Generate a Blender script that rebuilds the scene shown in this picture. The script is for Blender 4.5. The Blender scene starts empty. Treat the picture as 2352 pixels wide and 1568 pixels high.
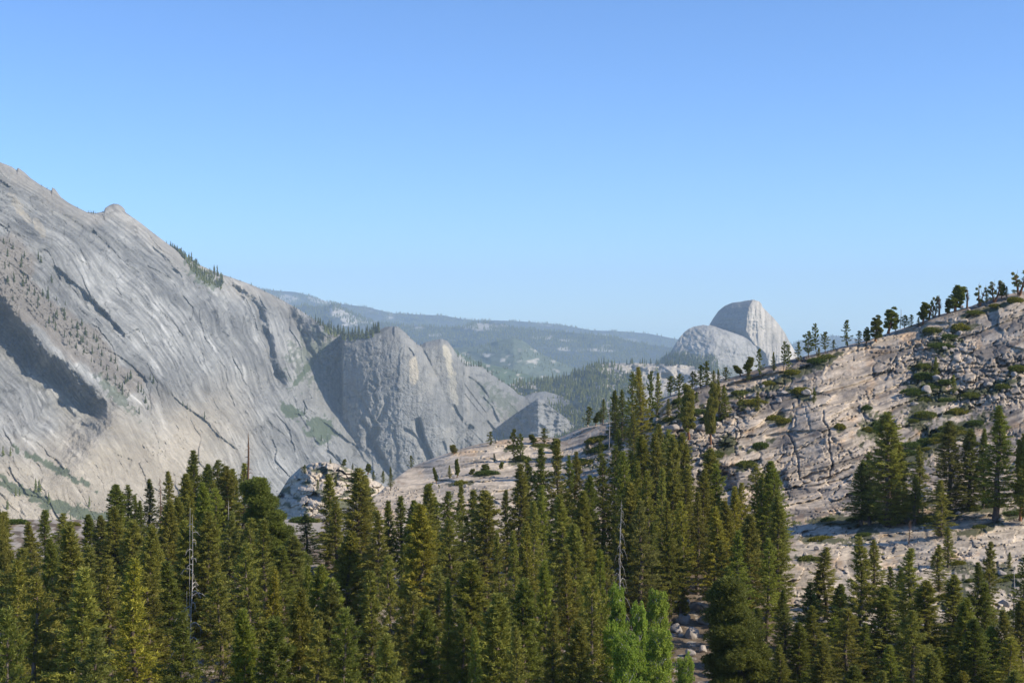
import bpy, math, random
import numpy as np
from mathutils import Matrix, Vector

# ------------------------------------------------------------------ camera
F = 3231.0            # focal length in units of a 2352 x 1568 picture
CX, CY, HOR = 1176.0, 784.0, 745.0
PITCH = math.atan((CY - HOR) / F)
scene = bpy.context.scene
col = scene.collection
cam_d = bpy.data.cameras.new('camera')
cam = bpy.data.objects.new('camera', cam_d)
col.objects.link(cam)
cam_d.sensor_width = 36.0
cam_d.lens = 36.0 * F / 2352.0
cam_d.clip_start = 1.0
cam_d.clip_end = 120000.0
cam.location = (0, 0, 0)
cam.rotation_euler = (math.radians(90) - PITCH, 0, 0)
scene.camera = cam

# ------------------------------------------------------------------ sky and sun
SUN_AZ, SUN_EL = 106.0, 35.0       # azimuth clockwise from the view direction, elevation
world = bpy.data.worlds.new('World')
scene.world = world
world.use_nodes = True
wn = world.node_tree
for n in list(wn.nodes):
    wn.nodes.remove(n)
sky = wn.nodes.new('ShaderNodeTexSky')
sky.sky_type = 'NISHITA'
sky.sun_disc = False
sky.sun_elevation = math.radians(SUN_EL)
sky.sun_rotation = math.radians(SUN_AZ)
sky.altitude = 2500
sky.air_density = 1.0
sky.dust_density = 1.1
sky.ozone_density = 5.0
bg = wn.nodes.new('ShaderNodeBackground')
bg.inputs['Strength'].default_value = 0.15
wo = wn.nodes.new('ShaderNodeOutputWorld')
tone = wn.nodes.new('ShaderNodeVectorMath')
tone.operation = 'MULTIPLY'
tone.inputs[1].default_value = (0.72, 0.895, 1.08)
wn.links.new(sky.outputs[0], tone.inputs[0])
wn.links.new(tone.outputs[0], bg.inputs[0])
wn.links.new(bg.outputs[0], wo.inputs[0])
sun_d = bpy.data.lights.new('sun', 'SUN')
sun_d.energy = 5.0
sun_d.color = (1.0, 0.89, 0.72)
sun_d.angle = math.radians(0.5)
sun = bpy.data.objects.new('sun', sun_d)
col.objects.link(sun)
a, e = math.radians(SUN_AZ), math.radians(SUN_EL)
SUNV = Vector((math.sin(a) * math.cos(e), math.cos(a) * math.cos(e), math.sin(e)))
sun.rotation_euler = SUNV.to_track_quat('Z', 'Y').to_euler()
scene.view_settings.view_transform = 'Standard'
scene.view_settings.look = 'None'
scene.view_settings.exposure = 0.35
scene.view_settings.gamma = 1
scene.cycles.max_bounces = 4
scene.cycles.diffuse_bounces = 2
scene.cycles.transparent_max_bounces = 4
scene.cycles.volume_bounces = 2
scene.cycles.use_denoising = True

# ------------------------------------------------------------------ helpers
rng = np.random.default_rng(7)
random.seed(7)

def _h(i, j, k, s):
    n = (i.astype(np.int64) * 374761393 + j.astype(np.int64) * 668265263 + k.astype(np.int64) * 2147483647 + s * 974634777) & 0xFFFFFFFF
    n = ((n ^ (n >> 13)) * 1274126177) & 0xFFFFFFFF
    n = ((n ^ (n >> 16)) * 2246822519) & 0xFFFFFFFF
    n = n ^ (n >> 15)
    return n.astype(np.float64) / 4294967295.0

def noise(x, y, s=0):
    """smooth value noise in [-1, 1] on two coordinates"""
    x = np.asarray(x, float); y = np.asarray(y, float)
    i = np.floor(x); j = np.floor(y); fx = x - i; fy = y - j
    fx = fx * fx * fx * (fx * (fx * 6 - 15) + 10); fy = fy * fy * fy * (fy * (fy * 6 - 15) + 10)
    i = i.astype(np.int64); j = j.astype(np.int64); z = np.zeros_like(i)
    a = _h(i, j, z, s); b = _h(i + 1, j, z, s); c = _h(i, j + 1, z, s); d = _h(i + 1, j + 1, z, s)
    return (a + (b - a) * fx + (c - a) * fy + (a - b - c + d) * fx * fy) * 2 - 1

def fbm(x, y, o=4, s=0, g=0.5):
    r = 0; am = 1; t = 0
    for k in range(o):
        r = r + am * noise(x, y, s + k * 17); t += am
        x = x * 2.03 + 13.7; y = y * 2.03 - 7.3; am *= g
    return r / t

def ridged(x, y, o=3, s=0):
    r = 0; am = 1; t = 0
    for k in range(o):
        r = r + am * (1 - np.abs(noise(x, y, s + k * 17))); t += am
        x = x * 2.1 + 3.7; y = y * 2.1 - 9.3; am *= 0.5
    return r / t

def worley(x, y, s=0, jit=0.9):
    """F1, F2 and a random number per cell"""
    i = np.floor(x).astype(np.int64); j = np.floor(y).astype(np.int64)
    f1 = np.full(x.shape, 9.0); f2 = np.full(x.shape, 9.0); cid = np.zeros(x.shape)
    for di in (-1, 0, 1):
        for dj in (-1, 0, 1):
            a = i + di; b = j + dj
            px = a + 0.5 + (_h(a, b, a * 0, s) - 0.5) * jit
            py = b + 0.5 + (_h(a, b, a * 0 + 1, s) - 0.5) * jit
            d = np.hypot(x - px, y - py); c = _h(a, b, a * 0 + 2, s)
            near = d < f1
            f2 = np.where(near, f1, np.minimum(f2, d))
            cid = np.where(near, c, cid); f1 = np.where(near, d, f1)
    return f1, f2, cid

def facets(x, y, s=0, jit=0.95):
    """tilted flat plates: a height and an edge line"""
    i = np.floor(x).astype(np.int64); j = np.floor(y).astype(np.int64)
    f1 = np.full(x.shape, 9.0); f2 = np.full(x.shape, 9.0); h = np.zeros(x.shape)
    for di in (-1, 0, 1):
        for dj in (-1, 0, 1):
            a = i + di; b = j + dj
            px = a + 0.5 + (_h(a, b, a * 0, s) - 0.5) * jit
            py = b + 0.5 + (_h(a, b, a * 0 + 1, s) - 0.5) * jit
            d = np.hypot(x - px, y - py)
            hh = _h(a, b, a * 0 + 2, s) - 0.5 + (x - px) * (_h(a, b, a * 0 + 3, s) - 0.5) * 1.4 + (y - py) * (_h(a, b, a * 0 + 4, s) - 0.5) * 1.4
            near = d < f1
            f2 = np.where(near, f1, np.minimum(f2, d)); h = np.where(near, hh, h); f1 = np.where(near, d, f1)
    return h, f2 - f1

def joint(x, y, s, w):
    """long continuous crack lines, with gaps"""
    n = np.abs(noise(x + 0.15 * noise(x * 4, y * 4, s + 3), y + 0.15 * noise(x * 4, y * 4, s + 4), s))
    g = np.clip(0.5 + 1.6 * noise(x * 2.3, y * 1.7, s + 5), 0, 1)
    return np.clip(1 - n / w, 0, 1) * g

def sstep(a, b, x):
    t = np.clip((x - a) / (b - a), 0, 1)
    return t * t * (3 - 2 * t)

def interp(pts, x):
    p = np.array(pts, float)
    return np.interp(x, p[:, 0], p[:, 1])

def point(x, y, D):
    """the place D metres ahead of the viewpoint, seen at picture position x, y"""
    r = (np.asarray(x) - CX) / F; u = (CY - np.asarray(y)) / F
    c, s = math.cos(PITCH), math.sin(PITCH)
    # forward axis (0, c, -s), up axis (0, s, c)
    Y = c + u * s; Z = -s + u * c
    k = D / Y
    return r * k, Y * k, Z * k

def seg(X, Y, poly):
    """distance to a polyline, side (+ on the left hand of its direction as drawn, y down) and position 0..1 along it"""
    best = np.full(X.shape, 1e9); side = np.zeros(X.shape); along = np.zeros(X.shape)
    L = [0]
    for (a, b) in zip(poly[:-1], poly[1:]):
        L.append(L[-1] + math.hypot(b[0] - a[0], b[1] - a[1]))
    for k, (a, b) in enumerate(zip(poly[:-1], poly[1:])):
        dx, dy = b[0] - a[0], b[1] - a[1]; l2 = dx * dx + dy * dy
        t = np.clip(((X - a[0]) * dx + (Y - a[1]) * dy) / l2, 0, 1)
        qx, qy = X - a[0] - t * dx, Y - a[1] - t * dy
        d = np.hypot(qx, qy); m = d < best
        cr = dx * (Y - a[1]) - dy * (X - a[0])
        best = np.where(m, d, best); side = np.where(m, np.sign(cr), side)
        along = np.where(m, (L[k] + t * math.sqrt(l2)) / L[-1], along)
    return best, side, along

def scarp(X, Y, poly, H, w1, w2, sgn=1, taper=0.15):
    """depth added behind the edge drawn by poly: a steep face w1 wide and a ramp back w2 wide, on one side of it"""
    x0 = min(p[0] for p in poly) - w2 - 6; x1 = max(p[0] for p in poly) + w2 + 6
    y0 = min(p[1] for p in poly) - w2 - 6; y1 = max(p[1] for p in poly) + w2 + 6
    out = np.zeros(X.shape)
    m = (X > x0) & (X < x1) & (Y > y0) & (Y < y1)
    if not m.any():
        return out
    x, y = X[m], Y[m]
    am = 1.6 + 0.016 * w2
    wx = x + am * fbm(x / 18, y / 18, 4, 91, 0.6); wy = y + am * fbm(x / 16, y / 16, 5, 55, 0.6)
    H = H * (0.85 + (0.5 if H < 200 else 0.15) * fbm(x / 30, y / 30, 3, 56))
    d, s, al = seg(wx, wy, poly)
    s = d * s * sgn
    prof = sstep(0, w1, s) * (1 - sstep(w1, w2, s) ** 0.8)
    end = sstep(0, taper, al) * (1 - sstep(1 - taper, 1, al)) if taper > 0 else 1
    out[m] = H * prof * np.where((al <= 0) | (al >= 1), 0, end)
    return out

def groove(X, Y, poly, depth, w):
    x0 = min(p[0] for p in poly) - 20; x1 = max(p[0] for p in poly) + 20
    y0 = min(p[1] for p in poly) - 20; y1 = max(p[1] for p in poly) + 20
    out = np.zeros(X.shape); m = (X > x0) & (X < x1) & (Y > y0) & (Y < y1)
    if m.any():
        x, y = X[m], Y[m]
        d, s, al = seg(x + 3 * fbm(x / 9, y / 9, 2, 31), y + 3 * fbm(x / 9, y / 9, 2, 32), poly)
        out[m] = depth * np.exp(-(d / w) ** 2)
    return out

def blob(X, Y, x, y, rx, ry, ang=0, s=3, rough=0.5, sc=12):
    """soft irregular patch mask"""
    c, n = math.cos(math.radians(ang)), math.sin(math.radians(ang))
    u = ((X - x) * c + (Y - y) * n) / rx; v = (-(X - x) * n + (Y - y) * c) / ry
    r = np.hypot(u, v) + rough * fbm(X / sc, Y / sc, 4, s)
    return 1 - sstep(0.8, 1.05, r)

def tps(pts):
    """smooth surface through scattered anchors (x, y, value)"""
    P = np.array(pts, float); n = len(P); S = 500.0
    xy = P[:, :2] / S
    def U(r2):
        return np.where(r2 > 1e-12, r2 * np.log(np.maximum(r2, 1e-12)), 0)
    K = U(((xy[:, None] - xy[None]) ** 2).sum(-1)) + np.eye(n) * 0.002
    A = np.zeros((n + 3, n + 3)); A[:n, :n] = K; A[:n, n] = 1; A[:n, n + 1:] = xy
    A[n, :n] = 1; A[n + 1:, :n] = xy.T
    sol = np.linalg.solve(A, np.concatenate([P[:, 2], [0, 0, 0]]))
    def f(X, Y):
        x, y = X / S, Y / S
        r = sol[n] + sol[n + 1] * x + sol[n + 2] * y
        for k in range(n):
            r = r + sol[k] * U((x - xy[k, 0]) ** 2 + (y - xy[k, 1]) ** 2)
        return r
    return f

def mesh_from(name, V, faces, mat, colors=None, smooth=True):
    """faces: int array n x 3 or n x 4"""
    me = bpy.data.meshes.new(name)
    V = np.ascontiguousarray(V, dtype=np.float32); faces = np.ascontiguousarray(faces, dtype=np.int32)
    nf, k = faces.shape
    me.vertices.add(len(V)); me.vertices.foreach_set('co', V.ravel())
    me.loops.add(nf * k); me.loops.foreach_set('vertex_index', faces.ravel())
    me.polygons.add(nf)
    me.polygons.foreach_set('loop_start', np.arange(0, nf * k, k, dtype=np.int32))
    me.polygons.foreach_set('loop_total', np.full(nf, k, dtype=np.int32))
    me.polygons.foreach_set('use_smooth', np.full(nf, smooth, dtype=bool))
    me.update(calc_edges=True)
    if colors is not None:
        at = me.color_attributes.new('tint', 'FLOAT_COLOR', 'POINT')
        c = np.ones((len(V), 4), np.float32); c[:, :3] = colors
        at.data.foreach_set('color', c.ravel())
    me.materials.append(mat)
    return me

def link(name, me, parent=None, loc=None):
    o = bpy.data.objects.new(name, me)
    col.objects.link(o)
    if parent is not None:
        o.parent = parent
    if loc is not None:
        o.location = loc
    return o

# ------------------------------------------------------------------ materials
def new_mat(name):
    m = bpy.data.materials.new(name); m.use_nodes = True
    nt = m.node_tree
    for n in list(nt.nodes):
        nt.nodes.remove(n)
    return m, nt, nt.nodes.new

def rock_mat(name, grain, bump, bump_dist, contrast=0.35, stretch=(1, 1, 1)):
    m, nt, N = new_mat(name); L = nt.links.new
    out = N('ShaderNodeOutputMaterial'); b = N('ShaderNodeBsdfPrincipled')
    b.inputs['Roughness'].default_value = 0.85
    b.inputs['Specular IOR Level'].default_value = 0.2
    at = N('ShaderNodeAttribute'); at.attribute_name = 'tint'
    tc = N('ShaderNodeTexCoord'); mp = N('ShaderNodeMapping'); mp.inputs['Scale'].default_value = stretch
    L(tc.outputs['Object'], mp.inputs[0])
    n1 = N('ShaderNodeTexNoise'); n1.inputs['Scale'].default_value = grain; n1.inputs['Detail'].default_value = 6; n1.inputs['Roughness'].default_value = 0.65
    n2 = N('ShaderNodeTexNoise'); n2.inputs['Scale'].default_value = grain * 5; n2.inputs['Detail'].default_value = 3
    L(mp.outputs[0], n1.inputs['Vector']); L(mp.outputs[0], n2.inputs['Vector'])
    r = N('ShaderNodeMapRange'); r.inputs['From Min'].default_value = 0.3; r.inputs['From Max'].default_value = 0.7
    r.inputs['To Min'].default_value = 1 - contrast; r.inputs['To Max'].default_value = 1 + contrast
    L(n1.outputs[0], r.inputs['Value'])
    mx = N('ShaderNodeVectorMath'); mx.operation = 'SCALE'
    L(at.outputs['Color'], mx.inputs[0]); L(r.outputs[0], mx.inputs['Scale'])
    L(mx.outputs[0], b.inputs['Base Color'])
    ad = N('ShaderNodeMath'); ad.operation = 'ADD'
    L(n1.outputs[0], ad.inputs[0]); L(n2.outputs[0], ad.inputs[1])
    bp = N('ShaderNodeBump'); bp.inputs['Strength'].default_value = bump; bp.inputs['Distance'].default_value = bump_dist
    L(ad.outputs[0], bp.inputs['Height']); L(bp.outputs[0], b.inputs['Normal'])
    L(b.outputs[0], out.inputs[0])
    return m

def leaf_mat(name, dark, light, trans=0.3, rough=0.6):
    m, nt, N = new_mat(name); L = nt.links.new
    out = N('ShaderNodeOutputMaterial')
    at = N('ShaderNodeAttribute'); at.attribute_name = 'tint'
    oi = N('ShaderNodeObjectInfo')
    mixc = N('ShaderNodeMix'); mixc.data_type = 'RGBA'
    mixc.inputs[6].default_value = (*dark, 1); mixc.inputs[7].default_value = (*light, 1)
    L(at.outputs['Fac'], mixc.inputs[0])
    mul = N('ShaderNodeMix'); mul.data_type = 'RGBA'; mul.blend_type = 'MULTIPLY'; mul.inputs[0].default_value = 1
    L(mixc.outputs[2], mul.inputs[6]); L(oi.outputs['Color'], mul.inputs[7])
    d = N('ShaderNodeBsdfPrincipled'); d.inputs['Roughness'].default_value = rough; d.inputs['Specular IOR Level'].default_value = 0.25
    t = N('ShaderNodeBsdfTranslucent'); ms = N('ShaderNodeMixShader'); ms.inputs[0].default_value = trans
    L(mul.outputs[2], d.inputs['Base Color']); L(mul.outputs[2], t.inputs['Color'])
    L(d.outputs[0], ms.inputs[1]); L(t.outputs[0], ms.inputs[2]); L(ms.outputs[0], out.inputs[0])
    return m

def bark_mat(name, c1, c2, scale=3.0):
    m, nt, N = new_mat(name); L = nt.links.new
    out = N('ShaderNodeOutputMaterial'); b = N('ShaderNodeBsdfPrincipled'); b.inputs['Roughness'].default_value = 0.9
    b.inputs['Specular IOR Level'].default_value = 0.15
    tc = N('ShaderNodeTexCoord'); mp = N('ShaderNodeMapping'); mp.inputs['Scale'].default_value = (1, 1, 0.2)
    n1 = N('ShaderNodeTexNoise'); n1.inputs['Scale'].default_value = scale; n1.inputs['Detail'].default_value = 4
    L(tc.outputs['Object'], mp.inputs[0]); L(mp.outputs[0], n1.inputs['Vector'])
    cr = N('ShaderNodeValToRGB'); cr.color_ramp.elements[0].position = 0.35; cr.color_ramp.elements[1].position = 0.65
    cr.color_ramp.elements[0].color = (*c1, 1); cr.color_ramp.elements[1].color = (*c2, 1)
    L(n1.outputs[0], cr.inputs[0]); L(cr.outputs[0], b.inputs['Base Color']); L(b.outputs[0], out.inputs[0])
    return m

M_MTN = rock_mat('mountain_granite', 0.05, 0.9, 5.0, 0.16)
M_FAR = rock_mat('far_slope', 0.02, 0.5, 6.0, 0.3)
M_NEAR = rock_mat('near_granite', 0.7, 0.8, 0.09, 0.22)
M_LOWER = rock_mat('soil', 0.3, 0.5, 0.3, 0.3)

# ------------------------------------------------------------------ terrain built as real relief
def relief(name, xs, top, foot, depth, colorf, rows, mat, back, kind='structure', power=1.0):
    n, m = len(xs), rows
    T = np.linspace(0, 1, m) ** power
    ty = top(xs); fy = foot(xs)
    X = np.repeat(xs[:, None], m, 1)
    Y = fy[:, None] + (ty - fy)[:, None] * T[None]
    dsky = Y - ty[:, None]
    D = depth(X, Y, dsky)
    px, py, pz = point(X, Y, D)
    C = colorf(X, Y, dsky)
    P = np.stack([px, py, pz], -1)
    extra = []
    for (dist, drop) in back:
        q = P[:, m - 1].copy(); k = dist / q[:, 1]
        q[:, 0] += q[:, 0] * k; q[:, 1] += dist
        q[:, 2] -= drop
        extra.append(q[:, None])
    P = np.concatenate([P] + extra, 1); C = np.concatenate([C] + [C[:, m - 1:m]] * len(extra), 1)
    M = P.shape[1]
    idx = np.arange(n * M).reshape(n, M)
    f = np.stack([idx[:-1, :-1], idx[1:, :-1], idx[1:, 1:], idx[:-1, 1:]], -1).reshape(-1, 4)
    me = mesh_from(name, P.reshape(-1, 3), f, mat, C.reshape(-1, 3))
    o = link(name, me); o['kind'] = kind
    return o

SKY_M = [(-500, 150), (-200, 290), (-60, 345), (0, 372.7), (27, 383), (38, 391), (41, 385), (56, 395.5), (70, 409), (92, 424), (118, 438.5), (120, 430.5), (126, 434),
         (131.6, 441), (140, 453), (158, 466), (172, 473.5), (199, 487), (220, 489.6), (239, 485.5), (241, 478), (252, 471), (260.5, 468), (271, 468.6), (280, 474), (287, 481),
         (288, 487), (293, 491), (322, 511), (349, 532.5), (381, 556.7), (419, 583.6), (457, 607.7), (505, 629), (524, 634.6), (577, 653.4), (632, 680),
         (681.6, 707.7), (724.6, 734.6), (746, 749.4), (783.7, 765.5), (816, 769.5), (869.7, 757.4), (885.8, 750.7), (900, 749), (912.6, 749.4), (931.4, 764),
         (950, 783), (963.7, 793.7), (977, 785.6), (1000, 780), (1014.7, 777.6), (1028, 783), (1041.6, 801.8), (1057.7, 826), (1068.5, 836.7), (1087, 838), (1106, 839.4),
         (1124.8, 855.5), (1151.7, 874), (1178.6, 893), (1190, 905), (1203.8, 910), (1225, 902), (1252, 898), (1292.5, 910), (1332.8, 934), (1359.7, 947.8), (1420, 975), (1560, 1040)]

S_M = [  # (edge, height, face width, ramp width)
    ([(-80, 590), (0, 655), (40, 712), (75, 750), (115, 800), (161, 828), (201, 868), (242, 903), (292, 943)], 320, 62.0, 300),
    ([(121, 905), (150, 925), (180, 955), (215, 985)], 29, 7.5, 95),
    ([(112, 600), (118, 605), (142, 616), (161, 637), (188, 661), (220, 691), (252, 720), (285, 763), (300, 790)], 61, 10.5, 118),
    ([(144, 480), (148, 490), (172, 497), (204, 523)], 36, 9.0, 76),
    ([(204, 523), (228, 532), (246, 551), (259, 573)], 32, 7.5, 72),
    ([(259, 573), (245, 592), (235, 610), (232, 632)], 12, 3.0, 27),
    ([(146, 487), (150, 540), (158, 570), (180, 595), (215, 615)], 9, 2.2, 27),
    ([(252, 545), (275, 558), (300, 572), (330, 590), (360, 598)], 10, 3.0, 30),
    ([(350, 550), (357, 566), (381, 586), (399, 612), (436, 642)], 36, 8.2, 68),
    ([(436, 640), (450, 652), (468, 668)], 22, 6.0, 49),
    ([(505, 632), (550, 647), (577, 667), (599, 688), (615, 712), (620, 745), (636, 791), (641, 831), (663, 872), (677, 905)], 108, 19.5, 180),
    ([(560, 700), (575, 735), (590, 770)], 16, 4.5, 46),
    ([(236, 796), (269, 812), (303, 836), (333, 868), (351, 884)], 23, 4.5, 57),
    ([(330, 850), (345, 900), (352, 950)], 14, 4.5, 49),
    ([(382, 880), (398, 906), (430, 933), (470, 960), (494, 989), (520, 1010), (559, 1040)], 24, 4.5, 49),
    ([(600, 950), (640, 985), (680, 1020), (720, 1062), (750, 1085)], 13, 3.8, 49),
    ([(735, 955), (741, 963), (770, 984), (797, 1006), (824, 1024), (840, 1053), (861, 1080), (880, 1100)], 33, 6.0, 68),
    ([(743, 1026), (778, 1045), (800, 1070)], 26, 6.0, 76),
    ([(676, 905), (690, 950), (715, 990), (742, 1030)], 19, 4.5, 42),
    ([(305, 1030), (290, 1012), (262, 1003), (235, 1000)], 9, 3.0, 34),
    ([(240, 1020), (270, 1040), (310, 1055)], 14, 3.8, 46),
    ([(556, 868), (590, 900), (630, 930)], 10, 3.0, 38),
    ([(700, 760), (720, 800), (735, 830)], 10, 3.0, 30),
    ([(420, 760), (460, 800), (490, 850), (505, 900)], 6, 2.2, 38),
    ([(330, 700), (365, 750), (385, 800)], 6, 2.2, 34),
    ([(500, 740), (540, 790), (560, 850)], 7, 2.2, 38),
    ([(60, 560), (95, 575), (110, 600)], 10, 3.0, 38),
    ([(0, 500), (28, 525), (48, 560)], 10, 3.0, 38),
    ([(60, 485), (80, 515), (92, 545)], 7, 2.2, 30),
]
S_D = [  # flakes on the dome wall
    ([(786, 772), (786, 850), (787, 950), (776, 978)], 30, 5, 30),
    ([(855, 820), (850, 870), (868, 882), (905, 850)], 10, 3, 18),
    ([(850, 880), (862, 905), (872, 925)], 16, 4, 18),
    ([(828, 905), (845, 935), (862, 965), (880, 930), (878, 905)], 16, 4, 20),
    ([(926, 979), (950, 990), (966, 1011), (975, 1030)], 22, 4, 18),
    ([(963, 952), (966, 956), (979, 1007), (995, 1048), (1003, 1070)], 55, 7, 26),
    ([(880, 985), (862, 1010), (880, 1040), (904, 1085)], 40, 8, 30),
    ([(1077, 968), (1060, 994), (1052, 1026), (1050, 1060)], -40, 6, 30),
    ([(1044, 925), (1055, 945), (1068, 965)], 20, 5, 18),
    ([(940, 795), (948, 805), (954, 818)], 10, 3, 12),
    ([(835, 960), (850, 990), (857, 1030)], 16, 4, 20),
    ([(800, 960), (812, 1000), (830, 1040)], 14, 4, 22),
    ([(1020, 1010), (1030, 1040), (1035, 1070)], 14, 4, 18),
    ([(905, 985), (915, 1020), (918, 1060)], 12, 3, 18),
    ([(975, 800), (990, 830), (1005, 870)], 10, 3, 16),
    ([(1110, 905), (1135, 935), (1150, 970)], 26, 5, 30),
    ([(1075, 860), (1105, 880), (1125, 905)], 20, 5, 24),
    ([(1120, 960), (1140, 985), (1165, 1010)], 26, 6, 30),
]
left_slope = tps([(-400, 200, 1 / 3900), (0, 373, 1 / 4300), (0, 800, 1 / 3350), (0, 1200, 1 / 2550), (300, 520, 1 / 4900), (745, 749, 1 / 6000), (500, 800, 1 / 4750),
                  (300, 1100, 1 / 3350), (600, 1100, 1 / 4350), (870, 1110, 1 / 5050), (-400, 1200, 1 / 2100), (700, 1250, 1 / 4300), (300, 1270, 1 / 2900)])
right_slope = tps([(1068, 837, 1 / 6000), (1200, 912, 1 / 6400), (1069, 960, 1 / 5700), (1200, 1040, 1 / 5750), (1340, 940, 1 / 6300), (1340, 1030, 1 / 5900), (1000, 1100, 1 / 5400), (1250, 1200, 1 / 4900)])

def turn(X, Y, deg):
    c, n = math.cos(math.radians(deg)), math.sin(math.radians(deg))
    return X * c + Y * n, -X * n + Y * c

def streaks(a, b, lam, s, ln=9.0):
    """saw toothed sheets of rock, edges along a, stacked along b"""
    b = b + 0.7 * lam * fbm(a / (lam * ln), b / (lam * 3), 2, s)
    q = b / lam
    k = np.floor(q); f = q - k
    hgt = _h(k.astype(np.int64), np.floor(a / (lam * ln * 0.8) + _h(k.astype(np.int64), k.astype(np.int64) * 0, k.astype(np.int64) * 0, s) * 5).astype(np.int64), k.astype(np.int64) * 0, s + 5)
    soft = sstep(0, 1, 0.5 + 0.9 * noise(a / (lam * ln * 0.5), q * 0.7, s + 9))
    return (1 - f) * (0.3 + 0.7 * hgt) * soft

def m_depth(X, Y, ds):
    D1 = 1 / left_slope(X, Y)
    # mountain flank
    d = 1.5 * np.ones_like(X)
    for poly, H, w1, w2 in S_M:
        d = d + scarp(X, Y, poly, H * 1.0, w1, w2, 1)
    d0 = d
    wb = 45 * fbm(X / 330, Y / 330, 2, 4) + 10 * fbm(X / 70, Y / 70, 2, 19)
    a1, b1 = turn(X, Y, 44); b1 = b1 + wb - 0.00022 * (a1 - 500) ** 2
    a2, b2 = turn(X, Y, 52); b2 = b2 + wb; a3, b3 = turn(X, Y, 33); b3 = b3 + wb
    big = fbm(X / 150, Y / 110, 3, 12)
    d = d + 30 * fbm(X / 120, Y / 90, 3, 3)
    d = d + (5 + 5 * big) * streaks(a1, b1, 24, 21, 12) + 4 * streaks(a2, b2, 10, 22, 12) * sstep(-0.2, 0.3, big) + 3.5 * streaks(a3, b3, 9, 25, 12) * sstep(0.1, -0.3, big) + 2.6 * streaks(a1, b1, 4.5, 23, 12)
    wx, wy = 0.16 * fbm(X / 40, Y / 40, 3, 61), 0.16 * fbm(X / 40, Y / 40, 3, 62)
    hh, ed = facets(a1 / 95 + wx, b1 / 34 + wy, 63); d = d + 15 * hh
    hh, ed = facets(a1 / 34 + 2 * wx, b1 / 13 + 2 * wy, 64); d = d + 5 * hh
    hh, ed = facets(a2 / 13 + 3 * wx, b2 / 6 + 3 * wy, 65); d = d + 2.2 * hh
    d = d + 7 * joint(a1 / 150, b1 / 30, 201, 0.05) + 5 * joint(a2 / 110, b2 / 20, 202, 0.06) + 4 * joint(a3 / 90, b3 / 60, 203, 0.03)
    # broken ledge band carrying trees at the left
    band = np.clip(blob(X, Y, 150, 760, 250, 46, 40, 8, 0.35, 40) + blob(X, Y, 0, 640, 90, 110, 20, 9, 0.3, 40), 0, 1)
    f1, f2, cid = worley(X / 9, Y / 7, 5)
    d = d - band * (9 * (f2 - f1) + 14 * cid)
    d = d + 3.0 * fbm(X / 6, Y / 6, 3, 40)
    d = d0 + (d - d0) * (1 - 0.85 * np.clip(blob(X, Y, 90, 860, 260, 105, 42, 140, 0.3, 60), 0, 1))
    D1 = D1 + d
    # wall of the dome
    xc = 893 + 10 * np.sin((Y - 750) / 90)
    edge = interp([(749, 905), (764, 931), (794, 963), (830, 984), (870, 1004), (930, 1028), (1000, 1046), (1100, 1062), (1290, 1080)], Y) + 3 * fbm(Y / 22, X * 0, 3, 77)
    xs_ = np.sqrt((X - xc) ** 2 + 100.0 ** 2) - 100; xr = xs_ * (X > xc); xl = xs_ * (X <= xc)
    dm = np.maximum(Y - interp([(780, 766), (885, 750), (920, 747), (965, 762), (1015, 775), (1070, 835)], X), 0)
    tilt = 150 * (1 - np.exp(-dm / 55)) + dm * 0.30
    D2 = 5420 + 0.55 * xr + 0.0042 * xr ** 2 + 0.62 * xl + 0.012 * xl ** 2 - tilt
    D2 = D2 + 45 * np.exp(-np.maximum(edge - X, 0) / 22) + 2600 * sstep(0, 4, X - edge) + 2600 * sstep(788, 778, X)
    # second summit
    D3 = 5455 + 0.75 * (X - 965) + 0.004 * np.maximum(X - 1020, 0) ** 2 - 70 * (1 - np.exp(-np.maximum(ds, 0) / 30)) - dm * 0.30
    D3 = D3 + 2500 * sstep(1065, 1071, X + 2 * fbm(Y / 20, Y * 0, 3, 2)) + 2500 * sstep(905, 900, X)
    # buttress left of the dome
    ub = (X - 735) / 62
    DB = 5640 + 70 * np.abs(ub) ** 1.3 - 0.9 * (Y - 750) + 60 * fbm(X / 30, Y / 40, 3, 133) + 2000 * sstep(1.25, 1.7, np.abs(ub))
    DW = np.minimum(np.minimum(D2, D3), DB)
    w = 0
    for poly, H, w1, w2 in S_D:
        w = w + scarp(X, Y, poly, abs(H), w1, w2, 1 if H > 0 else -1, 0.1)
    wx, wy = 0.5 * fbm(X / 26, Y / 34, 4, 70), 0.5 * fbm(X / 26, Y / 34, 4, 71)
    smooth = 1 - 0.78 * sstep(900, 950, X) * sstep(1060, 940, Y)
    hh, ed = facets(X / 40 + wx, Y / 75 + wy, 6); w = w + 9 * hh * smooth
    hh, ed = facets(X / 15 + 2 * wx, Y / 26 + 2 * wy, 7); w = w + smooth * (5 * hh + 2.5 * (1 - sstep(0, 0.12, ed)))
    w = w + 9 * fbm(X / 60, Y / 100, 2, 14) + 2.0 * fbm(X / 5, Y / 40, 3, 15) + 2.5 * fbm(X / 5, Y / 5, 3, 16)
    DW = DW + w * (1 + 0.8 * np.exp(-((X - 735) / 55) ** 2))
    DS = 1 / right_slope(X, Y) + 1.5 * w + 20 * fbm(X / 40, Y / 30, 3, 17) + 10 * streaks(*turn(X, Y, 52), 13, 24)
    # dark cone in front and the pale slab right of it
    dc, sc, al = seg(X, Y, [(1236, 914), (1190, 950), (1180, 1010)])
    ucone = (X - 1236) / 50
    DC = 5750 + 100 * np.abs(ucone) - 1.05 * (Y - 914) + 30 * fbm(X / 12, Y / 12, 3, 18) + np.where(Y < 914 + 0.72 * np.abs(X - 1236), 3000, 0)
    D = np.minimum(np.minimum(np.minimum(D1, DW), DS), DC)
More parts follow.
